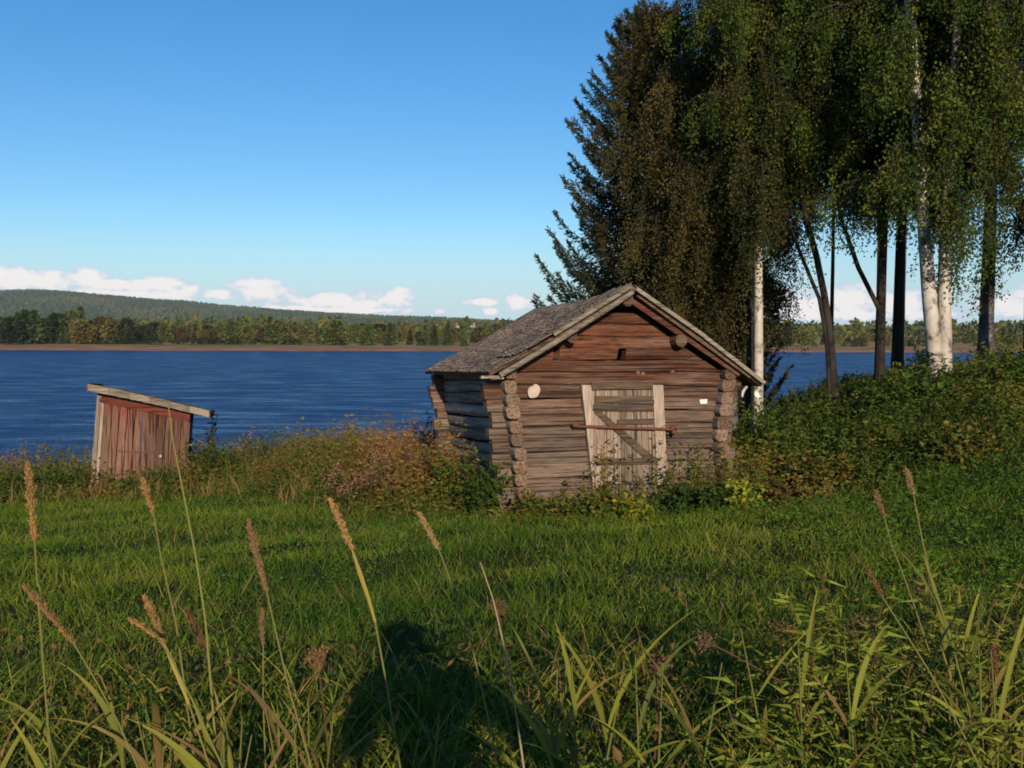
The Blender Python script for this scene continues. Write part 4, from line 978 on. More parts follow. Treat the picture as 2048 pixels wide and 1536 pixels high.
# lawn boundary (world y where the mown grass ends)
def lawn_end(x): return np.interp(x, [-14, -7, -4.5, -3.0, -2.0, -.6, 3.2, 4.2, 6, 9, 14], [19.3, 19.2, 18.6, 15.4, 14.2, 13.2, 12.7, 13.0, 13.7, 14.2, 15.0]) + .3 * vnoise(x, x * 0, .8, 1)
def in_hut(x, y, mgn=.05):
    u = (x - A0[0]) * UX[0] + (y - A0[1]) * UX[1]; v = (x - A0[0]) * VX[0] + (y - A0[1]) * VX[1]; return (u > -mgn) & (u < HW + mgn) & (v > -mgn) & (v < HL + mgn)
def scatter(n, y0, y1, side=1.25, x_add=2.0, p=2.0):
    y = rng.uniform(y0 ** p, y1 ** p, n) ** (1 / p); x = rng.uniform(-1, 1, n) * (y * .5 * side + x_add); return x, y

def build_grass():
    # lawn
    x, y = scatter(190000, 4.6, 20.5, p=1.2); k = y < lawn_end(x) + .25; x, y = x[k], y[k]; n = len(x); z = ground_z(x, y) - .01
    tone = vnoise(x, y, 2.8, 1) * .55 + vnoise(x, y, .7, 2) * .6 + rng.normal(0, .28, n); tall = np.clip(1 + .35 * vnoise(x, y, 1.3, 3) + .45 * vnoise(x, y, .45, 4), .4, 2.0)
    c0 = np.array((.046, .105, .010)); c1 = np.array((.185, .225, .022)); f = smooth(tone * .5 + .45)[:, None]; C = c0 * (1 - f) + c1 * f; C = C * rng.uniform(.7, 1.3, (n, 1))
    dry = rng.uniform(0, 1, n) < .05 + .10 * smooth(vnoise(x, y, 1.9, 5) - .2); C[dry] = np.array((.27, .185, .075)) * rng.uniform(.6, 1.2, (dry.sum(), 1))
    g = Geo(); far = np.clip((y - 5) / 14, 0, 1)
    add_blades(g, np.stack([x, y, z], 1), rng.uniform(0, 6.28, n), rng.uniform(.07, .175, n) * tall, (.005 + .008 * far) * rng.uniform(.7, 1.4, n), rng.uniform(.05, .6, n), rng.uniform(.2, 1.5, n), C, 3, C * 1.15, rng.uniform(0, 6.28, n))
    # clover-like low leaves
    n = 26000; x, y = scatter(n, 6.5, 19); k = (y < lawn_end(x)) & (vnoise(x, y, 1.4, 4) > -.2); x, y = x[k], y[k]; n = len(x)
    P = np.stack([x, y, ground_z(x, y) + rng.uniform(.04, .13, n)], 1); add_leaves(g, P, np.stack([rng.normal(0, 1, n), rng.normal(0, 1, n), rng.normal(.2, .3, n)], 1), rng.uniform(.02, .045, n), rng.uniform(.014, .028, n), np.array((.06, .125, .016)) * rng.uniform(.6, 1.5, (n, 1)))
    n = 26000; x, y = scatter(n, 5.6, 13.5); k = (y < lawn_end(x)) & (smooth((x - 1.2 - .05 * y) / 2.5) + .45 * vnoise(x, y, 1.0, 6) > .55); x, y = x[k], y[k]; n = len(x)
    P = np.stack([x, y, ground_z(x, y) + rng.uniform(.05, .20, n)], 1); add_leaves(g, P, np.stack([rng.normal(0, 1, n), rng.normal(-.2, 1, n), rng.normal(.2, .4, n)], 1), rng.uniform(.03, .07, n), rng.uniform(.014, .035, n), np.array((.055, .115, .014)) * rng.uniform(.5, 1.6, (n, 1)))
    n = 3500; x, y = scatter(n, 5.0, 14); k = (y < lawn_end(x)) & (vnoise(x, y, 1.2, 9) > .15); x, y = x[k], y[k]; n = len(x)
    add_blades(g, np.stack([x, y, ground_z(x, y) + rng.uniform(0, .12, n)], 1), rng.uniform(0, 6.28, n), rng.uniform(.10, .30, n), rng.uniform(.004, .008, n), rng.uniform(.4, 1.4, n), rng.uniform(.1, 1.2, n), np.array((.34, .22, .09)) * rng.uniform(.4, 1.1, (n, 1)), 3, None, rng.uniform(0, 6.28, n))
    tag(link('lawn_grass', g.mesh('lawn_grass', M_LEAF)), 'green unmown lawn between the verge and the hut', 'grass', kind='stuff')
    # tall rough grass of the verge in front of the camera
    x, y = scatter(30000, 1.7, 5.6, 1.35, 1.2); k = y < 5.0 + .5 * vnoise(x, y, .9, 1) + rng.uniform(-.4, .4, len(y)); k &= ~((np.abs(x) < .25) & (y < 2.0)); x, y = x[k], y[k]; n = len(x); z = ground_z(x, y) - .02
    t = vnoise(x, y, .5, 2) * .5 + rng.normal(0, .4, n); f = smooth(t * .5 + .4)[:, None]; C = (np.array((.05, .10, .012)) * (1 - f) + np.array((.15, .185, .02)) * f) * rng.uniform(.7, 1.3, (n, 1))
    dry = rng.uniform(0, 1, n) < .08; C[dry] = np.array((.24, .16, .07)) * rng.uniform(.5, 1.1, (dry.sum(), 1))
    hgt = rng.uniform(.16, .42, n) * (1.15 - .3 * smooth((y - 2.5) / 2)) * (1 + .2 * vnoise(x, y, .8, 5)); g = Geo()
    add_blades(g, np.stack([x, y, z], 1), rng.uniform(0, 6.28, n), hgt, rng.uniform(.004, .010, n), rng.uniform(.02, .5, n), rng.uniform(.2, 1.7, n), C, 4, C * 1.2, rng.uniform(0, 6.28, n))
    n = 10000; x, y = scatter(n, 2.1, 4.9, 1.35, 1.0); k = vnoise(x, y, .55, 7) > -.35; x, y = x[k], y[k]; n = len(x); f = rng.uniform(0, 1, (n, 1)); t = vnoise(x, y, .6, 1)[:, None] * .35
    C = np.where(f + t > .92, (.25, .16, .06), np.where(f + t > .36, (.21, .245, .028), (.09, .15, .018))) * rng.uniform(.6, 1.25, (n, 1))
    add_blades(g, np.stack([x, y, ground_z(x, y) + rng.uniform(0, .15, n)], 1), rng.uniform(0, 6.28, n), rng.uniform(.22, .50, n) * (1.1 - .3 * smooth((y - 3) / 1.5)), rng.uniform(.007, .016, n), rng.uniform(.1, .8, n), rng.uniform(.4, 2.0, n), C, 5, C * np.array([1.25, 1.05, 1]), rng.normal(.1, .6, n))
    n = 2600; x, y = scatter(n, 2.0, 5.0, 1.3, 1.0); k = (vnoise(x, y, .7, 6) > .0); x, y = x[k], y[k]; n = len(x); P = np.stack([x, y, ground_z(x, y) + rng.uniform(.05, .34, n)], 1)
    add_blades(g, P, rng.uniform(0, 6.28, n), rng.uniform(.08, .26, n), rng.uniform(.003, .009, n), rng.uniform(.5, 1.5, n), rng.uniform(.3, 2.0, n), np.array((.26, .145, .06)) * rng.uniform(.35, 1.2, (n, 1)), 4, None, rng.uniform(0, 6.28, n))
    n = 5000; x, y = scatter(n, 2.0, 5.2, 1.3, 1.0); P = np.stack([x, y, ground_z(x, y) + rng.uniform(.05, .42, n)], 1)
    add_leaves(g, P, np.stack([rng.normal(0, 1, n), rng.normal(-.3, 1, n), rng.normal(.2, .5, n)], 1), rng.uniform(.03, .08, n), rng.uniform(.012, .03, n), np.where(rng.uniform(0, 1, (n, 1)) > .25, (.06, .10, .016), (.20, .13, .04)) * rng.uniform(.5, 1.3, (n, 1)))
    tag(link('verge_grass', g.mesh('verge_grass', M_LEAF)), 'tall rough grass of the verge in the near foreground', 'grass', kind='stuff')
build_grass()

def build_weeds():
    g = Geo()
    N = 34000; y = rng.uniform(11.5, 28.5, N); x = rng.uniform(-1, 1, N) * (y * .62 + 2.5)
    k = (y > lawn_end(x)) & (y < crest(x) + 2.2) & ~in_hut(x, y, .18); x, y = x[k], y[k]
    gap = (x > -1.0) & (x < 3.6) & (y < 13.6); k = ~gap | (rng.uniform(0, 1, len(x)) < .5); x, y = x[k], y[k]; n = len(x); z = ground_z(x, y) - .03
    right = smooth((x - 2.5) / 2); left = 1 - right
    edge = smooth((y - lawn_end(x)) / 1.4); h = (.28 + .62 * edge) * rng.uniform(.6, 1.2, n) * (1 + .25 * vnoise(x, y, 1.2, 3)); h *= 1 + .16 * smooth((x + 7.5) / 2) * smooth((-x + .2) / 1.2) * smooth((y - 16) / 3); h *= np.where(x > 3, np.where(y > 18, .42, .78), 1.0)
    h = np.where((x > -1.2) & (x < 3.8) & (y < 13.7), h * .55, h)
    h = h * np.where(rng.uniform(0, 1, n) < .05, 1.28, 1.0)
    tone = vnoise(x, y, 1.5, 1) * .65 + rng.normal(0, .28, n) + left * edge * .50 - .12
    pal = np.array([(.04, .068, .012), (.07, .105, .016), (.125, .125, .022), (.21, .14, .038), (.25, .13, .05)])
    h = np.where((x < -4.6) & (x > -9.5) & (y < 21.0), h * .62, h); tone = tone - .38 * right; ti = np.clip((tone * .5 + .45) * 4, 0, 3.999); i0 = ti.astype(int); ff = (ti - i0)[:, None]; C = (pal[i0] * (1 - ff) + pal[i0 + 1] * ff) * (1 + .12 * right[:, None])
    # stems with lance leaves
    add_blades(g, np.stack([x, y, z], 1), rng.uniform(0, 6.28, n), h * 1.02, rng.uniform(.006, .011, n), rng.uniform(0, .12, n), rng.uniform(-.1, .15, n), C * np.array([1.25, .8, .9]), 2, None, rng.uniform(0, 6.28, n))
    m_ = 16; zz = rng.uniform(.08, 1.0, (n, m_)); a = rng.uniform(0, 6.28, (n, m_)); lx, ly = rng.normal(0, .05, n), rng.normal(0, .05, n)
    P = np.stack([x[:, None] + lx[:, None] * zz * h[:, None], y[:, None] + ly[:, None] * zz * h[:, None], z[:, None] + zz * h[:, None]], -1).reshape(-1, 3)
    D = np.stack([np.cos(a), np.sin(a), rng.uniform(-.5, .7, (n, m_))], -1).reshape(-1, 3); k = n * m_
    L_ = rng.uniform(.04, .115, k); add_leaves(g, P, D, L_, L_ * rng.uniform(.25, .5, k), np.repeat(C, m_, 0) * rng.uniform(.6, 1.4, (k, 1)), .25)
    # grass among them
    n2 = 60000; y = rng.uniform(11.5, 28, n2); x = rng.uniform(-1, 1, n2) * (y * .62 + 2.5); k = (y > lawn_end(x) - .2) & (y < crest(x) + 2) & ~in_hut(x, y, .15); x, y = x[k], y[k]; n2 = len(x)
    t = vnoise(x, y, 1.3, 6) * .5 + rng.normal(0, .3, n2) + .35 * smooth((-x + 1) / 4); C = np.where((t > .45)[:, None], (.30, .19, .07), np.where((t > .15)[:, None], (.16, .145, .035), (.06, .11, .016))) * rng.uniform(.6, 1.3, (n2, 1))
    Ln = rng.uniform(.25, .75, n2) * (.5 + .6 * smooth((y - lawn_end(x)) / 1.5)) * np.where(x > 3, .75, 1.15 + .4 * smooth((x + 7.5) / 2) * smooth((y - 16) / 3)); Ln = np.where((x > -1.2) & (x < 3.8) & (y < 13.8), Ln * .5, Ln)
    add_blades(g, np.stack([x, y, ground_z(x, y)], 1), rng.uniform(0, 6.28, n2), Ln, rng.uniform(.008, .016, n2), rng.uniform(0, .35, n2), rng.uniform(.1, 1.1, n2), C, 3, C * 1.2, rng.uniform(0, 6.28, n2))
    tag(link('bank_weeds', g.mesh('bank_weeds', M_LEAF)), 'tangle of tall weeds and dry grass on the lake bank', 'weeds', kind='stuff')
build_weeds()

def fireweed(px, py, Y, label):
    p = world_pt(px, py, Y); x = p[0]; z0 = gz(x, Y); h = max(.5, p[2] - z0); e = empty('fireweed_plant', (x, Y, z0), label, 'plant', 'fireweed plants gone to seed by the hut'); s, f, fl = Geo(), Geo(), Geo()
    add_tube(s, [(0, 0, 0), (.01, .01, h * .5), (.03, 0, h)], [.006, .005, .003], 5, C=(.16, .06, .03)); n = 34; t = rng.uniform(.1, .8, n); a = rng.uniform(0, 6.28, n)
    add_leaves(f, np.stack([0 * t, 0 * t, t * h], 1), np.stack([np.cos(a), np.sin(a), rng.uniform(-.3, .6, n)], 1), rng.uniform(.09, .16, n), rng.uniform(.02, .035, n), np.array((.07, .07, .02)) * rng.uniform(.6, 1.5, (n, 1)))
    n = 60; t = rng.uniform(.68, 1.05, n); w = .09 * (1.15 - t) / .4; P = np.stack([rng.normal(0, 1, n) * w, rng.normal(0, 1, n) * w, t * h], 1); add_leaves(fl, P, rand_dirs(n), rng.uniform(.03, .06, n), rng.uniform(.02, .035, n), np.array((.24, .13, .08)) * rng.uniform(.6, 1.3, (n, 1)))
    link('stem', s.mesh('stem', M_STRAW), e); link('foliage', f.mesh('foliage', M_LEAF), e); link('seed_head', fl.mesh('seed_head', M_STRAW), e)
for (px, py) in ((672, 930), (690, 968), (735, 890), (760, 905), (775, 925), (790, 955), (800, 970), (740, 940), (705, 950), (812, 880), (665, 978), (905, 955), (770, 990), (850, 925), (840, 965), (720, 985)):
    fireweed(px, py, 14.6 + rng.uniform(-.5, 1.2), 'pinkish fluffy fireweed in the weeds left of the hut')

# ------------------------------------------------------------------ foreground stalks
STALK = 'seeding grass stalks in the foreground'
def stalk(pxs, nhead, Y, label, headw=.021, col=(.42, .215, .08), stemcol=(.22, .20, .06), stemw=.0032, sheath=0, leaf=None):
    """pxs: photo pixels from the tip downwards; the first nhead segments carry the seed head"""
    W_ = [world_pt(px, py, Y - .05 * i) for i, (px, py) in enumerate(pxs)]; d = W_[-1] - W_[-2]; last = W_[-1].copy()
    while last[2] > gz(last[0], last[1]) and len(W_) < 20:
        d = unit(d * np.array([.9, .9, 1])) ; last = last + d * .25; W_.append(last.copy())
    pts = np.array(W_); base = np.array([pts[-1][0], pts[-1][1], gz(pts[-1][0], pts[-1][1])]); pts = pts - base
    e = empty('grass_stalk', base, label, 'grass stalk', STALK); s, h = Geo(), Geo(); n = len(pts)
    rad = np.linspace(.0016, stemw, n); cc = np.array(stemcol)
    add_tube(s, pts, rad, 5, C=cc); link('stem', s.mesh('stem', M_STRAW), e)
    if nhead:
        hp = pts[:nhead + 1]; seg = np.linalg.norm(np.diff(hp, axis=0), axis=1); cum = np.concatenate([[0], np.cumsum(seg)]); Lh = cum[-1]; m_ = int(620 * max(.5, Lh / .2)); t = rng.uniform(0.02, 1, m_)
        P = np.stack([np.interp(t * Lh, cum, hp[:, k]) for k in range(3)], 1); prof = headw * .5 * np.clip(np.minimum(t * 4, 1.15 - .75 * t) + .12, .1, 1); a = rng.uniform(0, 6.28, m_)
        P = P + np.stack([np.cos(a), np.sin(a), 0 * a], 1) * (prof * (.75 + .35 * np.sin(t * 40 + a)) * rng.uniform(.1, 1.0, m_))[:, None]; ax = unit(hp[0] - hp[-1]); D = unit(ax + rng.uniform(.2, 1.0, (m_, 1)) * np.stack([np.cos(a), np.sin(a), 0 * a], 1) + rng.normal(0, .15, (m_, 3)))
        add_leaves(h, P, D, rng.uniform(.007, .013, m_), rng.uniform(.0020, .0036, m_), np.array(col) * rng.uniform(.6, 1.35, (m_, 1)), .1); link('seed_head', h.mesh('seed_head', M_STRAW), e)['kind'] = 'stuff'
    if sheath:
        g = Geo(); p = pts[nhead:nhead + 2 + sheath]; add_tube(g, p, np.interp(np.arange(len(p)), [0, 1, len(p) - 1], [.003, .0075, .004]), 6, C=(.40, .30, .07)); link('leaf_sheath', g.mesh('leaf_sheath', M_STRAW), e)
    if leaf:
        for (i, az, L_, w) in leaf:
            g = Geo(); add_blades(g, pts[i:i + 1], np.array([az]), np.array([L_]), np.array([w]), np.array([.3]), np.array([.9]), (.10, .13, .025), 6, (.17, .16, .04), np.array([az + 1.3])); link('leaf', g.mesh('leaf', M_LEAF), e)
    return e
S_ = stalk
S_([(55, 925), (61, 985), (67, 1050), (70, 1085), (78, 1200), (92, 1380), (104, 1530)], 3, 3.0, 'tall upright seed stalk nearest the left picture edge', .026)
S_([(48, 1173), (98, 1228), (150, 1290), (200, 1375), (240, 1450), (275, 1530)], 2, 2.7, 'seed stalk leaning steeply left, low at the left picture edge', .021, (.32, .17, .07))
S_([(285, 958), (298, 1000), (308, 1030), (322, 1110), (340, 1190), (352, 1240), (372, 1380)], 2, 3.3, 'slim stalk with a short seed head in front of the leaning shed', .020)
S_([(337, 812), (346, 880), (362, 960), (392, 1110), (412, 1240), (424, 1375)], 0, 3.2, 'tallest bare thin stalk with a forked tip crossing the leaning shed', .01, stemcol=(.26, .25, .07), stemw=.0042)
S_([(290, 1193), (312, 1245), (330, 1290), (348, 1330), (380, 1410), (420, 1530)], 2, 2.9, 'seed stalk with the yellow sheath in the left foreground', .024, sheath=1)
S_([(260, 1238), (288, 1256), (316, 1276), (345, 1320), (390, 1410)], 2, 2.8, 'short seed head lying almost level in the left foreground', .017)
S_([(372, 1218), (396, 1260), (414, 1305), (426, 1360), (450, 1480)], 2, 3.5, 'dark reddish seed head beside the tallest bare stalk', .016, (.20, .075, .04), (.16, .09, .04))
S_([(497, 1040), (513, 1110), (535, 1185), (552, 1260), (580, 1380), (615, 1500)], 2, 3.0, 'brown seed stalk with the long head left of the shadow', .022, (.28, .145, .07))
S_([(526, 1218), (524, 1255), (528, 1292), (528, 1400), (532, 1500)], 2, 3.6, 'dim upright seed head close beside the long brown one', .017, (.24, .14, .06))
S_([(660, 997), (684, 1050), (706, 1102), (722, 1150), (738, 1196), (752, 1245), (775, 1370)], 2, 3.2, 'golden seed head on a thick yellow sheath left of the hut corner', .027, (.44, .24, .09), sheath=2)
S_([(838, 1025), (860, 1065), (880, 1103), (900, 1155), (920, 1215), (945, 1290), (975, 1420)], 2, 3.4, 'golden seed head right of the thick-sheathed stalk', .024, (.42, .25, .11))
S_([(962, 1125), (988, 1200), (1008, 1285), (1026, 1375), (1045, 1500)], 0, 3.3, 'bare pale straw stalk right of the photographer shadow head', stemcol=(.42, .34, .17), stemw=.004)
S_([(1812, 935), (1820, 960), (1828, 988), (1846, 1080), (1865, 1160), (1905, 1280), (1940, 1420)], 2, 3.4, 'tallest seed stalk on the right with broad green leaves', .020, (.34, .22, .085), leaf=[(5, 2.2, .42, .018), (5, -.4, .4, .016), (6, 1.0, .45, .018)])
S_([(1752, 980), (1760, 1005), (1769, 1032), (1785, 1090), (1805, 1140), (1830, 1210), (1870, 1330)], 2, 3.7, 'shorter seed stalk left of the tallest on the right', .020, (.30, .16, .07))
S_([(1738, 1142), (1752, 1165), (1766, 1192), (1810, 1260), (1860, 1340), (1910, 1430)], 2, 3.1, 'drooping dark seed head leaning left on the right side', .016, (.24, .12, .05), leaf=[(4, .3, .35, .016)])
S_([(1990, 1292), (1992, 1320), (1993, 1352), (1995, 1450), (1998, 1530)], 2, 3.2, 'reddish seed head nearest the right picture edge', .015, (.26, .09, .045))
# side fork of the tall bare stalk
# broad grass clumps
def clump(px, py, Y, specs, label, col=(.17, .22, .028), tip=(.30, .27, .05)):
    p = world_pt(px, py, Y); b = np.array([p[0], Y, gz(p[0], Y)]); e = empty('reed_grass_clump', b, label, 'grass clump', 'broad-bladed grass clumps in the foreground')
    for i, (dx, L_, w, az, lean, bd) in enumerate(specs):
        dy, zb_ = rng.uniform(-.1, .1), rng.uniform(.16, .50) * min(1, L_ / .6 + .15)
        if i % 3 == 0:
            lx = rng.normal(0, .05); g = Geo(); add_tube(g, [(dx, dy, -.03), (dx + lx * .4, dy, .35), (dx + lx, dy, .66)], [.005, .0042, .002], 5, C=(.16, .17, .04)); link('stem', g.mesh('stem', M_STRAW), e); cx_, cy_ = dx, dy
        g = Geo(); c = np.array(col) * rng.uniform(.55, 1.15); c = c * np.array([1.15, .95, 1]) if rng.uniform() > .25 else np.array((.22, .13, .05)) * rng.uniform(.6, 1.1); n = 9; t = np.linspace(0, 1, n + 1); L2 = L_ * .56
        H = np.array([math.cos(az), math.sin(az), 0]); S = np.array([math.cos(rng.normal(.1, .5)), math.sin(rng.normal(.1, .5)), 0]); S = unit(S - H * (S @ H) * .35); pos = np.array([cx_ + lx * zb_, cy_, zb_]); V = []; C = []
        for k in range(n + 1):
            ww = w * (.45 + 2.2 * t[k] if t[k] < .25 else (1 - ((t[k] - .25) / .75) ** 1.9)) + .0008; fold = np.array([0, 0, ww * .12])
            V += [pos - S * ww / 2, pos - fold, pos + S * ww / 2]; cc = c * (1 - t[k] ** 2) + np.array(tip) * t[k] ** 2 * rng.uniform(.85, 1.15); C += [cc * .92, cc * 1.05, cc * .92]
            ang = lean + bd * 1.2 * t[k]; pos = pos + (H * math.sin(ang) + np.array([0, 0, math.cos(ang)])) * L2 / n
        Q = [[3 * k + j, 3 * k + j + 1, 3 * k + j + 4, 3 * k + j + 3] for k in range(n) for j in (0, 1)]
        g.add(V, quads=Q, C=np.array(C)); link('blade', g.mesh('blade', M_LEAF, True), e)
def rnd_clump(n, L0, L1, w0, w1, spread, biasl=0.0):
    out = []
    for _ in range(n):
        az = 0 if rng.uniform() > .5 + biasl else math.pi; az += rng.normal(0, .5)
        out.append((rng.uniform(-spread, spread), rng.uniform(L0, L1) * .84, rng.uniform(w0, w1) * 1.15, az, rng.uniform(.1, .6), rng.uniform(.2, 1.3)))
    return out
clump(230, 1500, 2.9, rnd_clump(10, .75, 1.1, .014, .024, .18), 'broad yellow-green blades in the bottom left corner area')
clump(360, 1500, 2.8, rnd_clump(10, .7, 1.02, .016, .026, .15), 'broad blades below the yellow-sheathed seed stalk')
clump(480, 1500, 2.9, rnd_clump(8, .65, .98, .014, .022, .14), 'broad blades left of the photographer shadow')
clump(60, 1500, 2.7, rnd_clump(7, .7, 1.0, .012, .02, .2), 'narrow green blades at the left picture edge')
clump(1165, 1500, 3.1, rnd_clump(10, .8, 1.1, .012, .020, .13), 'upright yellowing blades right of the photographer shadow')
clump(1255, 1520, 2.9, rnd_clump(6, .6, .85, .012, .018, .14), 'short blades below the middle of the picture, right of the yellowing ones')
clump(1360, 1500, 3.0, rnd_clump(6, .75, 1.05, .009, .014, .12), 'slim pointed blades before the dark gap in the grass', (.10, .14, .035), (.16, .18, .05))
clump(1880, 1500, 3.3, rnd_clump(10, .8, 1.15, .012, .02, .2), 'long arching blades at the foot of the tall right stalk')
clump(2010, 1500, 3.0, rnd_clump(9, .7, 1.05, .012, .02, .18), 'long arching blades in the bottom right corner')
clump(1620, 1500, 3.2, rnd_clump(8, .6, .9, .010, .018, .2), 'mid-length blades among the leafy weeds')
clump(760, 1520, 2.8, rnd_clump(8, .6, .85, .009, .015, .2), 'shaded arching blades inside the photographer shadow', (.07, .09, .022), (.12, .11, .035))  # darker blade and tip colours carry the shade here
clump(640, 1510, 2.9, rnd_clump(7, .6, .9, .008, .014, .18), 'thin dry blades at the left edge of the photographer shadow', (.15, .11, .04), (.30, .2, .09))

def leafy_weed(px, py, Y, hgt, label, n=60, tone=(.13, .155, .02)):
    p = world_pt(px, py, Y); x = p[0]; z0 = gz(x, Y); hgt *= .86; n = int(n * 1.9); tone = np.array(tone) * 1.2; e = empty('leafy_weed', (x, Y, z0), label, 'weed', 'leafy weeds at the lower right'); s, f = Geo(), Geo(); lx, ly = rng.normal(0, .12), rng.normal(-.05, .08)
    for k in range(3):
        ox, oy = rng.normal(0, .06), rng.normal(0, .06); hk = hgt * rng.uniform(.7, 1.05); P0 = np.array([ox, oy, 0]); P1 = np.array([ox * 2 + lx, oy * 2 + ly, hk])
        add_tube(s, [P0, P0 * .5 + P1 * .5 + np.array([.01, 0, .01]), P1], [.005, .004, .002], 5, C=(.15, .09, .035)); m_ = n // 2; t = rng.uniform(.15, 1, m_); a = rng.uniform(0, 6.28, m_)
        add_leaves(f, P0 + (P1 - P0) * t[:, None], np.stack([np.cos(a), np.sin(a), rng.uniform(-.2, .5, m_)], 1), rng.uniform(.05, .12, m_), rng.uniform(.008, .016, m_), np.array(tone) * rng.uniform(.55, 1.6, (m_, 1)) + np.array([.05, .02, 0]) * (rng.uniform(0, 1, (m_, 1)) > .75), .22, .4)
    link('stem', s.mesh('stem', M_STRAW), e); link('foliage', f.mesh('foliage', M_LEAF), e)
for i, (px, py, Y, h) in enumerate(((1490, 1500, 3.3, .72), (1560, 1500, 3.5, .8), (1640, 1480, 3.6, .9), (1700, 1500, 3.3, .85), (1760, 1500, 3.6, .95), (1830, 1500, 3.4, .85), (1930, 1500, 3.6, .9), (1990, 1500, 3.3, .8), (1600, 1500, 3.9, .8), (1720, 1450, 4.1, .8), (1870, 1450, 4.2, .8), (1540, 1450, 4.2, .62), (2060, 1480, 3.7, .95), (1660, 1530, 3.0, .62), (1780, 1530, 3.0, .62))):
    leafy_weed(px, py, Y, h, 'leafy weed with narrow yellow-green leaves at the lower right')

def umbel(pxs, Y, label, spread=.05, col=(.16, .098, .048)):
    W_ = [world_pt(px, py, Y) for (px, py) in pxs]; d = unit(W_[-1] - W_[-2]); last = W_[-1].copy()
    while last[2] > gz(last[0], last[1]) and len(W_) < 14: d = unit(d + np.array([0, 0, -.15])); last = last + d * .22; W_.append(last.copy())
    pts = np.array(W_); b = np.array([pts[-1][0], pts[-1][1], gz(pts[-1][0], pts[-1][1])]); pts = pts - b; e = empty('dry_umbel', b, label, 'dry flower', 'dried brown flower heads in the foreground'); s, h = Geo(), Geo()
    add_tube(s, pts, np.linspace(.0025, .005, len(pts)), 5, C=(.13, .07, .04)); ax = unit(pts[0] - pts[1])
    for k in range(12):
        dd = unit(ax + rng.normal(0, .5, 3)); q = pts[0] + dd * spread * rng.uniform(.45, 1.15); add_tube(h, [pts[0], q], [.0014, .001], 3, C=col); m_ = 14
        add_leaves(h, q + rng.normal(0, .012, (m_, 3)), unit(dd + rng.normal(0, .6, (m_, 3))), rng.uniform(.008, .016, m_), rng.uniform(.005, .009, m_), np.array(col) * rng.uniform(.6, 1.5, (m_, 1)))
    link('stem', s.mesh('stem', M_STRAW), e); link('flower_head', h.mesh('flower_head', M_STRAW), e)['kind'] = 'stuff'
umbel([(1430, 1290), (1480, 1315), (1560, 1360), (1630, 1420)], 3.3, 'dried brown umbel on a long stem slanting left')
umbel([(1565, 1275), (1560, 1330), (1570, 1390)], 3.6, 'dried brown umbel standing upright among the weeds', .045)
umbel([(1318, 1345), (1316, 1400), (1312, 1500)], 3.2, 'rusty dried umbel right of the yellowing blades', .04, (.2, .08, .045))
umbel([(1720, 1260), (1726, 1350), (1730, 1450)], 3.5, 'pale-stemmed dried umbel left of the tall right stalk', .04)
umbel([(1000, 1232), (1010, 1300), (1020, 1400)], 4.4, 'small rusty flower head in the lawn beside the bare straw stalk', .05, (.17, .085, .045))
umbel([(1845, 1190), (1850, 1280), (1860, 1400)], 3.8, 'dark dried umbel beside the tall right stalk', .04)
umbel([(640, 1345), (650, 1420), (660, 1520)], 3.4, 'dried brown flower tuft left of the photographer shadow', .06, (.2, .11, .05))

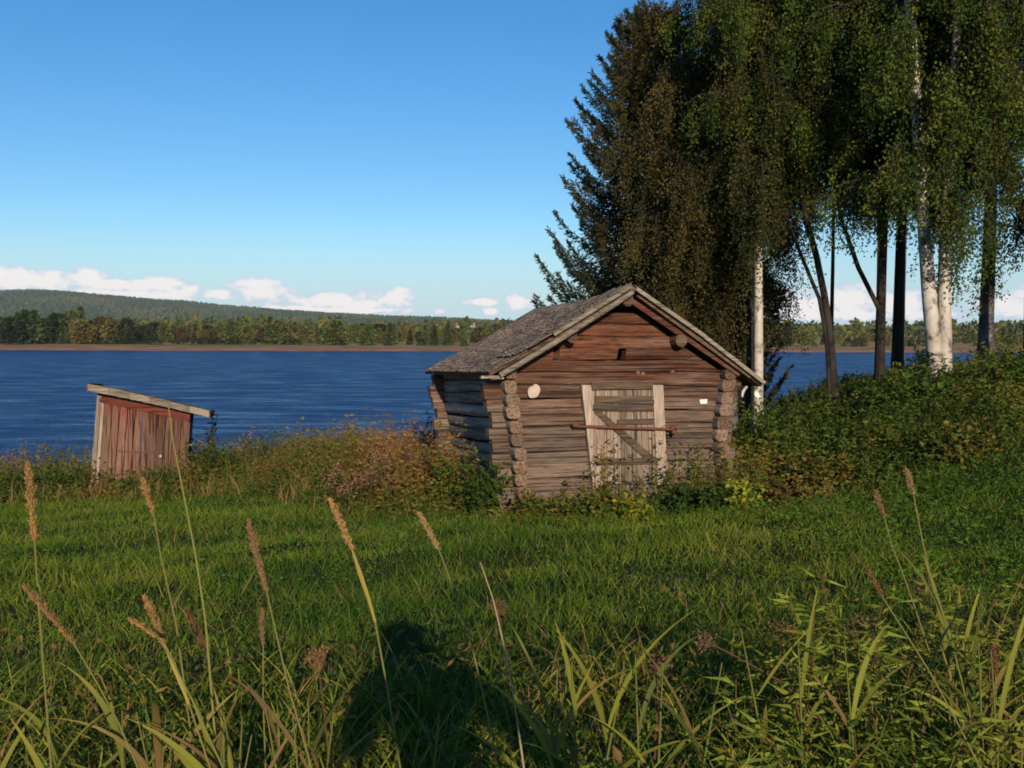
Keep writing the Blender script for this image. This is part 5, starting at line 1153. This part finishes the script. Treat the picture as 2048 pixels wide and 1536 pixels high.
# ------------------------------------------------------------------ the photographer, behind the camera (seen as a shadow on the grass)
def build_person():
    bx, by = .36, -.42; z0 = gz(bx, by); e = empty('person', (bx, by, z0), 'person in a dark jacket raising a phone, showing only as a shadow on the grass', 'person')
    J = {'pel': (0, 0, .92, .15), 'waist': (0, 0, 1.08, .145), 'chest': (0, .01, 1.30, .165), 'neck': (0, .0, 1.47, .07), 'nk2': (0, .02, 1.53, .06), 'head': (0, .03, 1.62, .098), 'crown': (0, .02, 1.72, .085),
         'lh': (-.1, 0, .88, .10), 'lk': (-.12, .02, .48, .068), 'la': (-.13, -.02, .09, .045), 'lt': (-.14, .15, .045, .04), 'rh': (.1, 0, .88, .10), 'rk': (.12, .02, .48, .068), 'ra': (.13, -.02, .09, .045), 'rt': (.14, .15, .045, .04),
         'ls': (-.22, 0, 1.42, .10), 'le': (-.33, .12, 1.14, .08), 'lw': (-.18, .33, 1.40, .045), 'lp': (-.13, .36, 1.47, .04), 'rs': (.22, 0, 1.42, .10), 're': (.36, .12, 1.16, .08), 'rw': (.10, .34, 1.44, .045), 'rp': (.02, .37, 1.50, .038)}
    E = [('pel', 'waist'), ('waist', 'chest'), ('chest', 'neck'), ('neck', 'nk2'), ('nk2', 'head'), ('head', 'crown'), ('pel', 'lh'), ('lh', 'lk'), ('lk', 'la'), ('la', 'lt'), ('pel', 'rh'), ('rh', 'rk'), ('rk', 'ra'), ('ra', 'rt'),
         ('chest', 'ls'), ('ls', 'le'), ('le', 'lw'), ('lw', 'lp'), ('chest', 'rs'), ('rs', 're'), ('re', 'rw'), ('rw', 'rp')]
    for sd, pl in (('l', np.array([-.13, .36, 1.47])), ('r', np.array([.02, .37, 1.50]))):
        for f in range(5):
            d = np.array([.05 if sd == 'l' else -.05, .02, .03 - .018 * f]) if f < 4 else np.array([.01, -.02, .06])
            k1, k2 = f'{sd}f{f}', f'{sd}g{f}'; J[k1] = (*(pl + d * .8), .010); J[k2] = (*(pl + d * (1.4 - .1 * f) + np.array([0, .02, 0])), .008); E += [(sd + 'p', k1), (k1, k2)]
    ks = list(J); me = bpy.data.meshes.new('body'); me.from_pydata([J[k][:3] for k in ks], [(ks.index(a), ks.index(b)) for a, b in E], []); me.materials.append(M_JACKET)
    o = link('body', me, e); sk = o.modifiers.new('skin', 'SKIN'); 
    for i, k in enumerate(ks): me.skin_vertices[0].data[i].radius = (J[k][3], J[k][3] * (.8 if k in ('pel', 'waist', 'chest') else 1))
    me.skin_vertices[0].data[0].use_root = True; ss = o.modifiers.new('sub', 'SUBSURF'); ss.levels = 2; ss.render_levels = 2
    g = Geo(); V = []; n = 14
    for i in range(7):
        ph = i / 6 * 1.75
        for k in range(n): a = k / n * 6.283; V.append([.150 * math.sin(ph) * math.cos(a), .015 + .155 * math.sin(ph) * math.sin(a) - .03, 1.64 + .135 * math.cos(ph)])
    Q = [[i * n + k, i * n + (k + 1) % n, (i + 1) * n + (k + 1) % n, (i + 1) * n + k] for i in range(6) for k in range(n)]; g.add(V, quads=Q); link('hair', g.mesh('hair', M_DARKWOOD, True), e)
    ph_ = Geo(); add_box(ph_, (0, 0, 0), (.118, .010, .06)); p = (bx - .14, by + .40, z0 + 1.56)
    tag(link('phone', ph_.mesh('phone', M_PLASTIC), None, p), 'black phone held up in both hands by the person in the dark jacket', 'phone')
build_person()

# ------------------------------------------------------------------ air
def build_haze():
    m = bpy.data.materials.new('haze_air'); m.use_nodes = True; nt = m.node_tree; nt.nodes.clear(); out = nt.nodes.new('ShaderNodeOutputMaterial'); v = nt.nodes.new('ShaderNodeVolumePrincipled')
    v.inputs['Color'].default_value = (.86, .92, 1.0, 1); v.inputs['Density'].default_value = HAZE; v.inputs['Anisotropy'].default_value = 0.0
    nt.links.new(v.outputs[0], out.inputs['Volume'])
    g = Geo(); add_box(g, (0, 2400, 115), (11000, 5300, 250)); tag(link('haze', g.mesh('haze', m)), 'thin blue haze over the lake and the far hills', 'haze', kind='stuff')
HAZE = 0.00005
build_haze()
